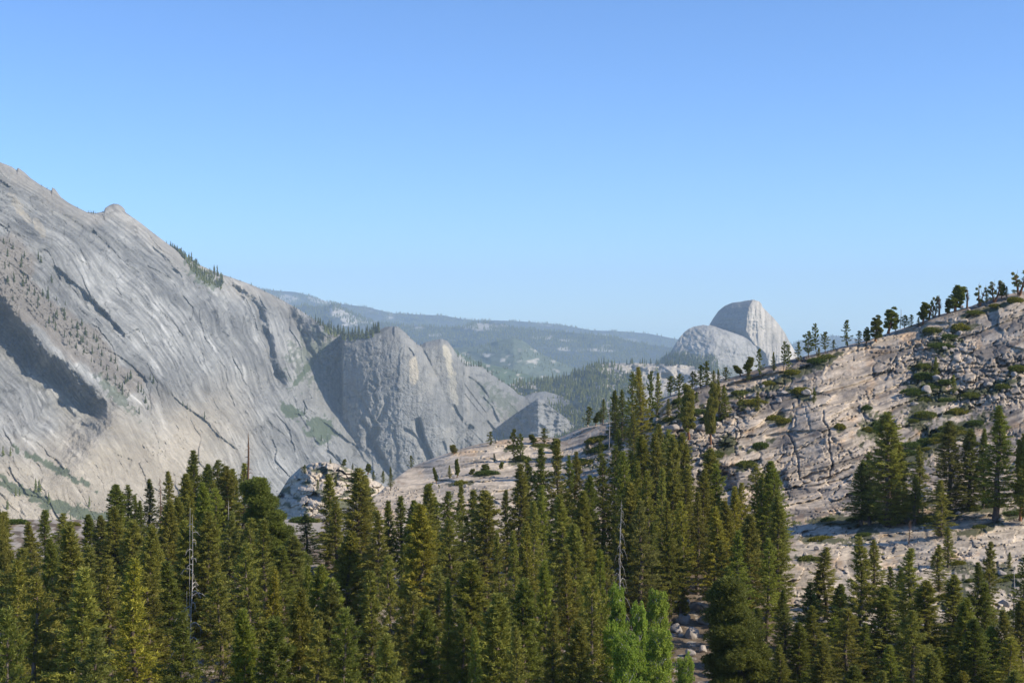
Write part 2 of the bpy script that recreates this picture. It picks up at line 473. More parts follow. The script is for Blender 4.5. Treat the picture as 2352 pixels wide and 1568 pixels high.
    # rounding towards the crest
    D = D + 60 * np.exp(-np.maximum(ds, 0) / 6.0)
    return D

def m_color(X, Y, ds):
    g = np.stack([0.204 + 0 * X, 0.204 + 0 * X, 0.192 + 0 * X], -1)
    a0, b0 = turn(X, Y, 42)
    v = 1 + 0.22 * fbm(X / 70, Y / 50, 4, 100)
    wb = 45 * fbm(X / 330, Y / 330, 2, 4) + 10 * fbm(X / 70, Y / 70, 2, 19)
    a, b = turn(X, Y, 44); b = b + wb - 0.00022 * (a - 500) ** 2
    k = sstep(-25, 25, X - (745 + np.maximum(Y - 905, 0) * 0.85 - np.clip(Y - 750, 0, 155) * 0.45))
    n1 = fbm(a / 70, b / 4.0, 4, 101); n2 = fbm(X / 7, Y / 60, 4, 102)
    v = v * (1 + 0.62 * n1 * (1 - k) + 0.26 * n2 * k)
    gate = sstep(-0.25, 0.25, fbm(X / 60, Y / 45, 3, 112))
    c1 = sstep(0.80, 0.95, ridged(a / 60, b / 5.5, 2, 103)) * gate + 0.8 * sstep(0.84, 0.96, ridged(a / 26 + 3, b / 10, 2, 113)) * (1 - gate)
    c2 = sstep(0.86, 0.97, ridged(X / 24 + 0.5 * fbm(X / 20, Y / 20, 2, 5), Y / 40, 2, 104))
    v = v * (1 - 0.62 * np.clip(c1, 0, 1) * (1 - k)) * (1 - 0.45 * c2 * k)
    pale = sstep(0.25, 0.55, fbm(a / 50, b / 12, 3, 114)) * (1 - k)
    v = v * (1 + 0.40 * pale)
    aa, bb = turn(X, Y, 52); bb = bb + wb
    v = v * (1 - 0.55 * np.clip(joint(a / 150, b / 30, 201, 0.05) + joint(aa / 110, bb / 20, 202, 0.06), 0, 1) * (1 - k))
    v = v * (1 + (0.60 * fbm(a0 / 240 + 0.4 * fbm(X / 60, Y / 60, 3, 116), b0 / 46 + 0.5 * fbm(X / 60, Y / 60, 3, 117), 4, 115)) * (1 - 0.6 * k))
    v = v * (1 + 0.22 * fbm(a / 26, b / 1.9, 3, 118) * (1 - k) + 0.16 * fbm(X / 2.2, Y / 24, 3, 119) * k)
    v = v * (1 + 0.12 * fbm(X / 3, Y / 3, 2, 109))
    c = g * v[..., None]
    def put(mask, rgb, k=1.0):
        nonlocal c
        c = c * (1 - k * mask[..., None]) + np.array(rgb) * (k * mask)[..., None] * (0.8 + 0.2 * v[..., None])
    # warm ground at the foot and along the crest
    put(sstep(930, 1150, Y + 0.28 * X + 60 * fbm(X / 90, Y / 60, 3, 105)) * sstep(660, 420, X + 40 * fbm(X / 60, Y / 60, 3, 111)), (0.40, 0.345, 0.255), 0.75)
    put(sstep(60, 0, ds + 25 * fbm(X / 40, Y / 30, 3, 106)) * sstep(740, 600, X), (0.36, 0.33, 0.28), 0.5)
    put(np.clip(blob(X, Y, 150, 760, 250, 46, 40, 8, 0.35, 40) + blob(X, Y, 0, 640, 90, 110, 20, 9, 0.3, 40), 0, 1), (0.185, 0.16, 0.13), 0.75)
    # clean yellowish scars on the dome
    put(blob(X, Y, 951, 850, 11, 36, -2, 11, 0.4, 16), (0.46, 0.40, 0.29), 0.8)
    put(blob(X, Y, 1030, 830, 8, 42, -12, 12, 0.6, 14), (0.46, 0.42, 0.32), 0.85)
    put(blob(X, Y, 1040, 880, 9, 60, -6, 13, 0.8, 14), (0.42, 0.39, 0.31), 0.55)
    put(sstep(-0.1, 0.5, fbm(X / 22, Y / 50, 3, 108)) * (X > 930) * (X < 1080), (0.38, 0.36, 0.31), 0.35)
    for (x, y) in ((485, 525), (500, 540), (40, 470), (62, 500), (90, 520)):
        put(blob(X, Y, x, y, 10, 30, -35, 14, 0.8, 12), (0.40, 0.35, 0.26), 0.35)
    # brush and trees on the ledges
    veg = blob(X, Y, 735, 985, 34, 30, 30, 15, 0.9, 12) + blob(X, Y, 668, 945, 30, 13, 25, 16, 0.9, 10) + blob(X, Y, 702, 850, 7, 56, 38, 17, 0.5, 10)
    veg = veg + 0.6 * blob(X, Y, 720, 820, 46, 60, 20, 18, 1.5, 9) + 0.7 * blob(X, Y, 265, 905, 60, 12, 45, 19, 1.3, 8)
    veg = veg + blob(X, Y, 120, 1072, 95, 9, 27, 41, 1.0, 10) + blob(X, Y, 90, 1145, 120, 14, 25, 42, 1.1, 12) + blob(X, Y, 175, 1170, 70, 12, 20, 43, 1.1, 12)
    veg = veg + blob(X, Y, 30, 1120, 60, 8, 22, 44, 1.1, 10) + blob(X, Y, 230, 1190, 70, 12, 15, 45, 1.1, 12) + 0.8 * blob(X, Y, 470, 640, 45, 16, 38, 46, 1.0, 8)
    veg = veg + 0.6 * blob(X, Y, 1150, 920, 50, 22, 40, 47, 1.3, 8)
    put(np.clip(veg, 0, 1), (0.060, 0.085, 0.040), 0.85)
    return np.clip(c, 0.02, 0.8)

xs = np.concatenate([np.arange(-500, 0, 4.0), np.arange(0, 1420, 1.6)])
relief('granite_mountain', xs, lambda x: interp(SKY_M, x), lambda x: 1290 + 0 * x, m_depth, m_color, 420, M_MTN,
       [(60, 18), (250, 120), (900, 500), (2500, 1300)])

# ---- the split dome and its shoulder
SKY_H = [(1490, 850), (1510, 836), (1520, 828), (1537, 813.5), (1550, 792), (1560, 776), (1572, 762.4), (1582, 755), (1593, 750), (1615, 746), (1628, 748), (1638, 731), (1650, 714),
         (1665, 702), (1682, 695), (1703, 692.6), (1712, 690.5), (1723, 689), (1730, 688), (1744.5, 692), (1749, 698), (1752, 706), (1760.6, 714), (1776.7, 730), (1790, 746), (1803.5, 765),
         (1814, 786), (1825, 805), (1833, 820), (1845, 850), (1862, 900), (1880, 950)]
CREASE = [(688, 1729), (705, 1720.5), (727, 1717), (760, 1713.6), (768, 1719), (789, 1731), (800, 1745), (812, 1760), (840, 1765), (1000, 1765)]

def h_surf(X, Y, ds):
    xc = np.interp(Y, [p[0] for p in CREASE], [p[1] for p in CREASE]) + 2 * fbm(Y / 9, X * 0, 2, 3)
    right = np.maximum(X - xc, 0); lft = np.maximum(xc - X, 0)
    D = 9000 + right * 1.7 + right ** 2 * 0.018 + lft * 3.0 + lft ** 2 * 0.012 - 0.5 * (Y - 690)
    D = D + 150 * np.exp(-np.maximum(ds, 0) / 14)
    D = D + 14 * fbm(X / 4.5, Y / 50, 4, 5) * (right > 0) + 9 * fbm(X / 8, Y / 40, 3, 6) + 6 * fbm(X / 4, Y / 4, 2, 7)
    u = np.clip((X - 1642) / 128, -1, 1); v = np.clip((Y - 745) / 130, -0.2, 2)
    S = 9060 - 330 * np.sqrt(np.clip(1 - u ** 2, 0, 1)) - 1.6 * (Y - 760) + 2.2 * np.maximum(X - 1640, 0) - 60 * sstep(0, 0.5, v)
    S = S + np.where(Y < 744 + 0.34 * np.maximum(X - 1625, 0), 4000, 0)
    S = S + 90 * np.exp(-np.maximum(Y - (744 + 0.34 * np.maximum(X - 1625, 0)), 0) / 9)
    r = np.hypot(X - 1600, (Y - 830) * 1.0); th = np.arctan2(Y - 830, X - 1600)
    warp = r + 10 * fbm(X / 25, Y / 25, 3, 8)
    S = S + 16 * (1 - (warp / 12 - np.floor(warp / 12))) * sstep(-0.3, 0.4, noise(th * 3, warp / 24, 9)) + 14 * fbm(X / 9, Y / 9, 3, 10)
    return D, S

def h_depth(X, Y, ds):
    D, S = h_surf(X, Y, ds)
    return np.minimum(D, S)

def h_color(X, Y, ds):
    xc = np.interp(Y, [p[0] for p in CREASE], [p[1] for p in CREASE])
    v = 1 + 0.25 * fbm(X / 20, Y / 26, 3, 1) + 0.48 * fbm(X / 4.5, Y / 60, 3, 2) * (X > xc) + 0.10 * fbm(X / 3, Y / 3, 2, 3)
    base = np.where((X > xc)[..., None], np.array((0.40, 0.365, 0.305)), np.array((0.15, 0.15, 0.155)))  # sunlit face right of the crease and shaded face left, painted into the rock colour
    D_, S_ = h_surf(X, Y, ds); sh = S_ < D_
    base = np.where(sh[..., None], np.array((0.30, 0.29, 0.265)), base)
    r = np.hypot(X - 1600, Y - 830) + 10 * fbm(X / 25, Y / 25, 3, 8)
    v = v * np.where(sh, 1 - 0.35 * sstep(0.75, 0.97, ridged(r / 13, np.arctan2(Y - 830, X - 1600) * 2, 1, 4)), 1)
    c = base * v[..., None]
    m = np.clip(sstep(812, 846, Y + 16 * fbm(X / 6, Y / 10, 3, 6) - 0.13 * (X - 1560)), 0, 1) * (X < 1700) * 0.75
    c = c * (1 - m[..., None]) + np.array((0.06, 0.08, 0.05)) * m[..., None]
    return c
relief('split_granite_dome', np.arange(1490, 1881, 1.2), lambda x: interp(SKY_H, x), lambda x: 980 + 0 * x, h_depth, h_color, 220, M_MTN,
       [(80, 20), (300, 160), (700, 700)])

# ---- far wooded ranges
def forest_color(rock, green, seed, amount=0.0, sx=40, sy=12, extra=None):
    def f(X, Y, ds):
        n = fbm(X / sx, Y / sy, 4, seed)
        m = sstep(amount, amount + 0.25, n)
        if extra is not None:
            m = np.clip(np.maximum(m, extra(X, Y)), 0, 1)
        v = 1 + 0.25 * fbm(X / 5, Y / 4, 3, seed + 1)
        return (np.array(green) * (1 - m[..., None]) + np.array(rock) * m[..., None]) * v[..., None]
    return f
GREEN = (0.034, 0.042, 0.040); ROCK = (0.33, 0.31, 0.27)
SKY_F = [(-400, 700), (300, 690), (560, 655), (606, 664), (640, 668), (676, 670), (714, 679.5), (749, 691.6), (797, 699.7), (843, 705), (896, 718.5), (964, 722.5), (1017, 724), (1071, 734.6), (1145, 735.6),
         (1198, 738), (1290, 746), (1360, 758.4), (1427, 761), (1488, 765.6), (1555, 778.5), (1620, 792), (1700, 800), (1822, 790), (1841, 781), (1880, 774), (1919, 770), (1935, 773), (2100, 790), (2700, 800)]
relief('far_range', np.arange(-400, 2701, 5.0), lambda x: interp(SKY_F, x), lambda x: 1000 + 0 * x,
       lambda X, Y, d: 25000 - 30 * np.maximum(d, 0) + 420 * fbm(X / 70, Y / 30, 4, 50), forest_color(ROCK, GREEN, 60, 0.32, 60, 14,
       lambda X, Y: blob(X, Y, 655, 686, 34, 9, 5, 2, 0.8, 14) + blob(X, Y, 735, 690, 24, 7, 12, 2, 0.6, 12)), 120, M_FAR, [(400, 60), (2500, 900)])
SKY_F2 = [(560, 735), (640, 716), (700, 700), (735, 706), (765, 697), (785, 704), (805, 716), (843, 733), (880, 741), (960, 748), (1040, 752), (1091, 742), (1130, 738), (1160, 745), (1180, 752), (1240, 758), (1330, 765), (1400, 772), (1480, 790), (1560, 800), (1900, 830), (2400, 840)]
relief('middle_range', np.arange(560, 2401, 4.0), lambda x: interp(SKY_F2, x), lambda x: 1000 + 0 * x,
       lambda X, Y, d: 17500 - 26 * np.maximum(d, 0) + 300 * fbm(X / 60, Y / 26, 4, 51), forest_color(ROCK, GREEN, 63, 0.36, 50, 12,
       lambda X, Y: blob(X, Y, 785, 722, 52, 13, 25, 5, 0.5, 12) + blob(X, Y, 1105, 749, 46, 8, 0, 6, 0.5, 12) + blob(X, Y, 1240, 775, 22, 4, 5, 7, 0.8, 8)), 120, M_FAR, [(300, 60), (2000, 900)])
SKY_F3 = [(880, 770), (940, 790), (1010, 800), (1091, 795), (1140, 783), (1180, 775), (1200, 781), (1212, 790), (1241, 811), (1279, 829.6), (1319, 843), (1400, 850), (1500, 856), (1900, 870)]
relief('brushy_hill', np.arange(880, 1901, 3.0), lambda x: interp(SKY_F3, x), lambda x: 1000 + 0 * x,
       lambda X, Y, d: 12500 - 20 * np.maximum(d, 0) + 160 * fbm(X / 40, Y / 22, 4, 52), forest_color((0.34, 0.32, 0.27), (0.085, 0.105, 0.068), 66, 0.28, 26, 12), 90, M_FAR, [(200, 60), (1500, 700)])
SKY_F4 = [(1040, 800), (1057, 812), (1091, 827), (1118, 835), (1171, 848), (1225, 864), (1300, 900), (1420, 940)]
relief('green_slope', np.arange(1040, 1421, 3.0), lambda x: interp(SKY_F4, x), lambda x: 1000 + 0 * x,
       lambda X, Y, d: 9300 - 14 * np.maximum(d, 0) + 60 * fbm(X / 30, Y / 18, 4, 53), forest_color((0.34, 0.32, 0.27), (0.075, 0.105, 0.055), 69, 0.34, 14, 7), 60, M_FAR, [(200, 60), (1500, 500)])
SKY_R = [(1080, 905), (1120, 890), (1150, 884), (1190, 880), (1225, 875), (1284, 868), (1333, 852), (1360, 840), (1381, 833), (1420, 834), (1467, 833), (1488, 834), (1520, 836), (1547, 836), (1590, 840), (1640, 856), (1700, 880), (1800, 930)]
def r_depth(X, Y, d):
    D = 7000 - 9 * np.maximum(d, 0) + 60 * fbm(X / 26, Y / 16, 4, 54) + 12 * fbm(X / 4, Y / 4, 3, 55)
    # bluff that turns its back to the sun at the right
    D = D + scarp(X, Y, [(1462, 838), (1500, 842), (1560, 852), (1610, 870)], 130, 22, 150, 1, 0.05)
    D = D + 26 * fbm(X / 9, Y / 9, 3, 56) * (X > 1450)
    return D
relief('wooded_ridge', np.arange(1080, 1801, 2.0), lambda x: interp(SKY_R, x), lambda x: 1080 + 0 * x, r_depth,
       forest_color((0.33, 0.30, 0.25), (0.05, 0.065, 0.04), 72, 0.0, 20, 8, lambda X, Y: np.clip(blob(X, Y, 1410, 842, 70, 10, -4, 3, 0.7, 9) + sstep(1450, 1490, X + 12 * fbm(X / 9, Y / 9, 3, 1)), 0, 1)), 160, M_FAR, [(120, 20), (800, 400)])

# ---- far valley floor reaching the horizon
def sheet():
    n = 60
    gx = np.linspace(-33000, 33000, n); gy = np.linspace(-6000, 33000, n)
    X, Y = np.meshgrid(gx, gy, indexing='ij')
    Z = -1250 + 60 * fbm(X / 3000, Y / 3000, 3, 2)
    idx = np.arange(n * n).reshape(n, n)
    f = np.stack([idx[:-1, :-1], idx[1:, :-1], idx[1:, 1:], idx[:-1, 1:]], -1).reshape(-1, 4)
    C = np.repeat(np.array([[0.05, 0.065, 0.04]]), n * n, 0)
    o = link('valley_floor', mesh_from('valley_floor', np.stack([X, Y, Z], -1).reshape(-1, 3), f, M_FAR, C)); o['kind'] = 'structure'
sheet()

# ------------------------------------------------------------------ near ground, bench and hillside
SKY_N = [(-500, 1195), (0, 1192), (600, 1195), (700, 1190), (800, 1165), (850, 1142), (870, 1132), (900, 1104), (935, 1078), (968, 1062), (1000, 1050), (1040, 1036), (1090, 1021), (1125, 1014), (1160, 1009), (1230, 1003),
         (1284, 1005), (1305, 996), (1327, 985), (1360, 978), (1405, 968), (1440, 958), (1488, 938), (1521, 913), (1545, 905), (1574, 897), (1610, 886), (1639, 876), (1680, 866), (1709, 858), (1747, 845), (1790, 833), (1833, 821),
         (1892, 808), (1930, 797), (1989, 781), (2020, 771), (2056, 759.5), (2110, 741), (2150, 724.6), (2190, 714), (2230, 703), (2284, 682), (2352, 668), (2500, 625), (2800, 560)]
NEAR = tps([(x, y, 1.0 / d) for x, y, d in [
    (-300, 1190, 460), (300, 1195, 450), (600, 1195, 440), (0, 1500, 330), (600, 1500, 300), (870, 1135, 440), (1090, 1020, 455), (1284, 1007, 455), (1000, 1200, 345), (1230, 1200, 330), (1130, 1110, 385),
    (1405, 972, 440), (1520, 910, 425), (1709, 860, 425), (1990, 781, 432), (2190, 714, 432), (2352, 668, 430), (2700, 590, 430),
    (1500, 1060, 372), (1600, 1200, 330), (1820, 1210, 318), (1960, 1190, 318), (2352, 1180, 296), (1700, 1040, 370), (1900, 1000, 366), (2200, 900, 384), (2352, 1000, 350), (2100, 1080, 345), (2700, 1000, 340),
    (1850, 1330, 247), (2100, 1330, 243), (2352, 1330, 236), (1850, 1480, 205), (2352, 1500, 192), (2700, 1400, 215), (1560, 1360, 250), (1300, 1400, 262), (2352, 1260, 262), (2100, 1240, 282)]])
GROOVES = [
    ([(1819.6, 927), (1824, 950), (1827, 976), (1811, 992), (1820, 1015), (1830, 1040), (1834, 1070), (1836, 1099)], 2.2, 1.6),
    ([(1845, 920), (1853, 950), (1860, 985)], 1.4, 1.3),
    ([(1892, 943), (1890, 965), (1903, 986), (1905, 1027), (1911, 1070), (1903, 1099)], 2.6, 1.8),
    ([(1693, 957), (1690, 1000), (1689, 1046)], 2.2, 1.6),
    ([(1803, 1123), (1830, 1117), (1876, 1105), (1920, 1088), (1959, 1072)], 3.0, 2.2),
    ([(2061, 812), (2058, 825), (2037, 850), (2012, 862), (1990, 864)], 2.0, 1.5),
    ([(2101, 820), (2102, 830), (2091, 846), (2064, 886), (2040, 905)], 1.6, 1.4),
    ([(1930, 818), (1960, 808), (1997, 800), (2043, 797)], 3.4, 2.4),
    ([(1650, 1075), (1700, 1068), (1760, 1055), (1800, 1040)], 1.6, 1.4),
    ([(1650, 1110), (1690, 1098), (1730, 1096)], 1.8, 1.5),
    ([(1990, 900), (1996, 925), (1984, 950), (1990, 975)], 1.6, 1.4),
    ([(1800, 1152), (1850, 1143), (1900, 1128), (1960, 1108)], 1.6, 1.5),
    ([(1850, 1178), (1900, 1175), (1950, 1168)], 2.0, 1.6),
    ([(1765, 960), (1850, 925), (1900, 890), (1960, 870)], 1.2, 1.6),
    ([(2250, 870), (2275, 905), (2290, 930)], 1.8, 1.6), ([(2200, 940), (2230, 925), (2250, 900)], 1.6, 1.5),
    ([(1990, 1265), (2010, 1295), (2000, 1330)], 1.8, 1.6), ([(2150, 1238), (2200, 1262), (2225, 1300)], 1.6, 1.4),
    ([(1095, 1085), (1110, 1062), (1150, 1056)], 1.6, 1.3), ([(940, 1100), (1000, 1085), (1070, 1075)], 1.6, 1.3), ([(2270, 1240), (2310, 1232), (2352, 1238)], 1.6, 1.4)]
LEDGE_N = [  # small shaded steps on the hillside
    ([(1620, 895), (1700, 872), (1760, 858), (1830, 842), (1890, 830)], 4, 5, 40),
    ([(1780, 830), (1850, 826), (1930, 808)], 2.5, 3, 20),
    ([(2103, 742), (2160, 740), (2230, 735)], 2, 3, 18),
    ([(1690, 1000), (1740, 975), (1800, 930)], 2.5, 4, 30),
    ([(1750, 1000), (1810, 990), (1870, 985)], 2.0, 3, 20),
    ([(2010, 765), (2060, 760), (2130, 752)], 2.0, 3, 16)]
VEGPATCH = [(40, 1203, 80, 8, 0), (170, 1206, 70, 8, 0), (300, 1204, 90, 8, 0), (520, 1206, 90, 8, 0), (700, 1200, 60, 7, -8), (790, 1190, 50, 6, -15), (1560, 925, 42, 9, -22), (1600, 945, 60, 12, -22), (1545, 962, 40, 12, -15), (1640, 965, 34, 9, -18), (1495, 985, 30, 8, 0), (1700, 905, 50, 9, -18), (1770, 885, 46, 12, -18), (1820, 862, 40, 14, -20), (1880, 838, 44, 11, -22),
            (1905, 822, 34, 8, -18), (1730, 925, 36, 11, -8), (1840, 905, 40, 13, 10), (1670, 1020, 30, 24, -60), (1640, 1045, 28, 14, -20), (1780, 960, 26, 8, -25), (1798, 970, 22, 10, -30), (1745, 1025, 34, 8, -25), (1715, 1070, 26, 9, -20),
            (1990, 940, 14, 8, -30), (1930, 985, 14, 7, -30), (2140, 760, 36, 9, -12), (2180, 780, 28, 10, 0), (2160, 800, 30, 14, 30), (2120, 845, 40, 16, 10), (2130, 880, 42, 22, 60), (2170, 880, 36, 12, -20), (2100, 905, 34, 22, 60),
            (2150, 915, 60, 20, -10), (2230, 905, 60, 12, -8), (2110, 960, 34, 34, 0), (2200, 945, 50, 12, -20), (2300, 885, 50, 12, -18), (2340, 850, 34, 10, -20), (2210, 755, 40, 10, -18), (2290, 705, 40, 8, -20), (2240, 718, 34, 8, -18),
            (2330, 690, 26, 6, -15), (2060, 735, 36, 6, -14), (2000, 770, 22, 6, -14), (2160, 1000, 60, 22, -28), (2220, 985, 60, 18, -30), (2010, 985, 40, 30, -40), (2100, 1045, 90, 30, -30), (2040, 1180, 120, 26, -12), (1900, 1195, 60, 12, -6),
            (2150, 1190, 60, 14, -12), (2260, 1165, 60, 14, -8), (2330, 1180, 50, 12, -8), (1890, 1240, 60, 10, 2), (1860, 1285, 40, 10, 5), (1980, 1230, 50, 14, -25), (2250, 1215, 60, 10, -16), (2200, 1300, 40, 14, 0), (2280, 1330, 80, 30, 0),
            (2200, 1380, 60, 26, 0), (1900, 1440, 60, 22, -10), (1840, 1480, 50, 26, 0), (2000, 1500, 120, 34, 0), (2200, 1480, 90, 30, 0), (2330, 1420, 60, 26, 0), (1570, 1400, 26, 10, -10), (1120, 1088, 36, 6, -4), (1060, 1110, 40, 5, -4),
            (990, 1120, 30, 5, 0), (1200, 1058, 40, 6, -8), (1330, 1060, 40, 8, -8), (1380, 1030, 44, 8, -10), (1370, 1010, 30, 6, -14), (1440, 990, 36, 9, -10), (1240, 1025, 30, 5, 0), (1340, 1068, 34, 8, 4), (1180, 1030, 28, 6, -10)]

def near_w(X, Y):
    wh = NEAR(X, Y); wv = (Y - HOR) / (F * 46.0)
    k = 0.00006
    h = np.clip(0.5 + 0.5 * (wh - wv) / k, 0, 1)
    return wv * (1 - h) + wh * h + k * h * (1 - h)

def near_base(X, Y):
    return 1.0 / near_w(np.asarray(X, float), np.asarray(Y, float))

def rockness(X, Y):
    """1 on bare slab, 0 on forest floor"""
    wh = NEAR(X, Y); wv = (Y - HOR) / (F * 46.0)
    return sstep(-0.00004, 0.00003, wh - wv + 0.00003 * fbm(X / 30, Y / 20, 3, 7))

def veg_mask(X, Y):
    v = np.zeros(X.shape)
    for k, (x, y, rx, ry, an) in enumerate(VEGPATCH):
        m = (np.abs(X - x) < rx * 2) & (np.abs(Y - y) < rx * 1.6 + ry)
        if m.any():
            v[m] = np.maximum(v[m], blob(X[m], Y[m], x, y, rx, ry, an, 300 + k, 0.8, 9))
    return v

def bedding(X, Y):
    """a runs along the sheets of the slab, b across them"""
    t = sstep(1000, 1330, Y)
    sk = interp([(-500, 1100), (850, 1090), (1090, 1021), (1284, 1000), (1405, 968), (1560, 900), (1800, 830), (2110, 735), (2352, 668), (2800, 560)], X)
    b = Y - (sk - 700) * (1.12 - 0.75 * t) + 26 * fbm(X / 200, Y / 160, 2, 81)
    return X * 1.06 - 0.3 * Y, b

def near_disp(X, Y):
    w = near_w(X, Y); px = 1 / (w * F)        # metres per picture unit
    rk = rockness(X, Y)
    a, b = bedding(X, Y)
    d = 1.6 * streaks(a, b, 44, 82, 10) + 0.22 * streaks(a, b, 14, 83, 9) + 0.10 * streaks(a, b, 5, 84, 9)
    d = d + 1.8 * fbm(X / 90, Y / 60, 2, 85) + 0.12 * fbm(X / 12, Y / 8, 3, 86)
    wx, wy = 0.4 * fbm(X / 34, Y / 34, 3, 71), 0.4 * fbm(X / 34, Y / 34, 3, 72)
    hh, ed = facets(a / 130 + wx, b / 34 + wy, 73); d = d + 2.6 * hh + 0.7 * (1 - sstep(0, 0.05, ed))
    hh, ed = facets(a / 34 + 2 * wx, b / 15 + 2 * wy, 74); d = d + 0.2 * hh
    q1 = a / 44 + 0.5 * fbm(X / 26, Y / 26, 3, 87); q2 = b / 24 + 0.5 * fbm(X / 26, Y / 26, 3, 88)
    f1, f2, cid = worley(q1, q2, 89)
    d = d + (1.6 * joint(a / 150, b / 36, 301, 0.035) + 1.0 * joint(a / 60, b / 60, 302, 0.03) + 0.5 * joint(a / 90, b / 18, 303, 0.05)) 
    blocky = 0.6 * sstep(0.0, 0.35, fbm(X / 90, Y / 70, 2, 90))
    d = d + (1.5 * (1 - sstep(0, 0.07, f2 - f1)) + 0.4 * cid) * (0.12 + 0.88 * blocky) * (1 - 0.75 * sstep(1200, 1240, Y))
    # broken blocks in the gully at the upper right and on the knoll slopes
    bl = np.clip(blob(X, Y, 2150, 830, 110, 70, -20, 91, 0.5, 40) + blob(X, Y, 1700, 920, 130, 40, -20, 92, 0.5, 40) + blob(X, Y, 2300, 880, 110, 60, -20, 93, 0.5, 40) + blob(X, Y, 1600, 1000, 120, 60, -10, 94, 0.5, 40), 0, 1)
    f1, f2, cid = worley(X / 26 + 0.45 * fbm(X / 12, Y / 12, 3, 95), Y / 15 + 0.45 * fbm(X / 12, Y / 12, 3, 96), 97)
    d = d + bl * (1.5 * (1 - sstep(0, 0.22, f2 - f1)) + 2.0 * cid - 0.9)
    for poly, dep, wd in GROOVES:
        d = d + groove(X, Y, poly, dep * 0.6, wd * 0.75)
    for poly, H, w1, w2 in LEDGE_N:
        d = d + scarp(X, Y, poly, H, w1, w2, 1)
    # cliff band below the junipers
    d = d + 5 * blob(X, Y, 1640, 1130, 60, 70, 20, 98, 0.4, 30)
    return d * rk + (1 - rk) * (0.8 * fbm(X / 30, Y / 12, 3, 99))

def near_depth(X, Y, ds):
    D = near_base(X, Y) + near_disp(X, Y)
    return D + 4 * np.exp(-np.maximum(ds, 0) / 3.0)

def near_color(X, Y, ds):
    rk = rockness(X, Y)
    rk = np.maximum(rk, (X > 850) * (X < 1420) * sstep(1290, 1230, Y + 20 * fbm(X / 30, Y / 20, 3, 7)))
    base = np.stack([0.405 + 0 * X, 0.338 + 0 * X, 0.262 + 0 * X], -1)
    low = sstep(1190, 1230, Y) * (X > 1500)
    pale = np.clip(sstep(0, 1, low) + (X < 1330) * 1.0, 0, 1)
    base = base * (1 - pale[..., None]) + np.array((0.47, 0.395, 0.300)) * pale[..., None]
    a, b = bedding(X, Y)
    s1 = fbm(a / 60, b / 8, 4, 201); s2 = fbm(a / 24, b / 3.0, 3, 202)
    v = 1 + 0.50 * s1 + 0.34 * s2 + 0.12 * fbm(X / 3, Y / 3, 2, 203)
    dark = sstep(0.02, 0.40, fbm(a / 90, b / 16, 4, 204)) * (1 - 0.6 * pale)
    v = v * (1 - 0.5 * np.clip(joint(a / 150, b / 36, 301, 0.035) + joint(a / 60, b / 60, 302, 0.03) + joint(a / 90, b / 18, 303, 0.05), 0, 1))
    c = base * v[..., None]
    c = c * (1 - 0.66 * dark[..., None]) + np.array((0.085, 0.08, 0.08)) * 0.66 * dark[..., None]
    warm = sstep(0.2, 0.6, fbm(X / 40, Y / 26, 4, 205))
    c = c * (1 + warm[..., None] * np.array((0.14, 0.0, -0.14)))
    rust = sstep(0.45, 0.62, fbm(X / 16, Y / 9, 4, 206)) * (Y < 1240)
    c = c * (1 - 0.4 * rust[..., None]) + np.array((0.22, 0.13, 0.075)) * 0.4 * rust[..., None]
    v2 = veg_mask(X, Y) * 0.85
    c = c * (1 - v2[..., None]) + np.array((0.050, 0.062, 0.022)) * v2[..., None] * (1 + 0.4 * fbm(X / 4, Y / 3, 2, 8))[..., None]
    soil = np.array((0.15, 0.115, 0.08)) * (1 + 0.4 * fbm(X / 18, Y / 8, 4, 207))[..., None]
    rocks = sstep(0.15, 0.3, fbm(X / 22, Y / 9, 4, 208) + 0.35 * sstep(1320, 1200, Y))[..., None]
    soil = soil * (1 - rocks) + np.array((0.34, 0.30, 0.25)) * rocks
    return np.clip(c * rk[..., None] + soil * (1 - rk[..., None]), 0.015, 0.8)

xs = np.concatenate([np.arange(-500, 840, 6.0), np.arange(840, 2352, 2.0), np.arange(2352, 2801, 6.0)])
relief('hillside', xs, lambda x: interp(SKY_N, x), lambda x: 1640 + 0 * x, near_depth, near_color, 460, M_NEAR, [(6, 2), (30, 14), (120, 70), (400, 350)])
xs = np.arange(-500, 2801, 20.0)
relief('forest_floor', xs, lambda x: 1650 + 0 * x, lambda x: 4200 + 0 * x, lambda X, Y, d: 1.0 / near_w(X, Y) - 0.3 + 0.0 * X, lambda X, Y, d: np.repeat((0.15 + 0 * X)[..., None], 3, -1) * np.array((1, 0.8, 0.55)), 60, M_LOWER, [(3, 0.3)])

# knoll of fractured granite behind the forest
SKY_K = [(560, 1230), (620, 1180), (640, 1135), (663, 1098), (690, 1073), (715, 1063), (745, 1060), (775, 1064), (800, 1074), (825, 1086), (850, 1097), (875, 1110), (900, 1135), (960, 1190), (1000, 1230)]
def k_depth(X, Y, d):
    u = (X - 760) / 230
    D = 640 + 70 * u ** 2 - 0.55 * np.maximum(d, 0)
    f1, f2, cid = worley(X / 15 + 0.4 * fbm(X / 11, Y / 11, 2, 3), Y / 9 + 0.4 * fbm(X / 11, Y / 11, 2, 4), 31)
    hh, ed = facets(X / 42 + 0.5 * fbm(X / 20, Y / 20, 3, 7), Y / 20 + 0.5 * fbm(X / 20, Y / 20, 3, 8), 9)
    D = D + 1.6 * (1 - sstep(0, 0.2, f2 - f1)) + 2.2 * cid + 9 * hh + 8 * fbm(X / 50, Y / 30, 3, 32) + 6 * np.exp(-np.maximum(d, 0) / 5)
    return D
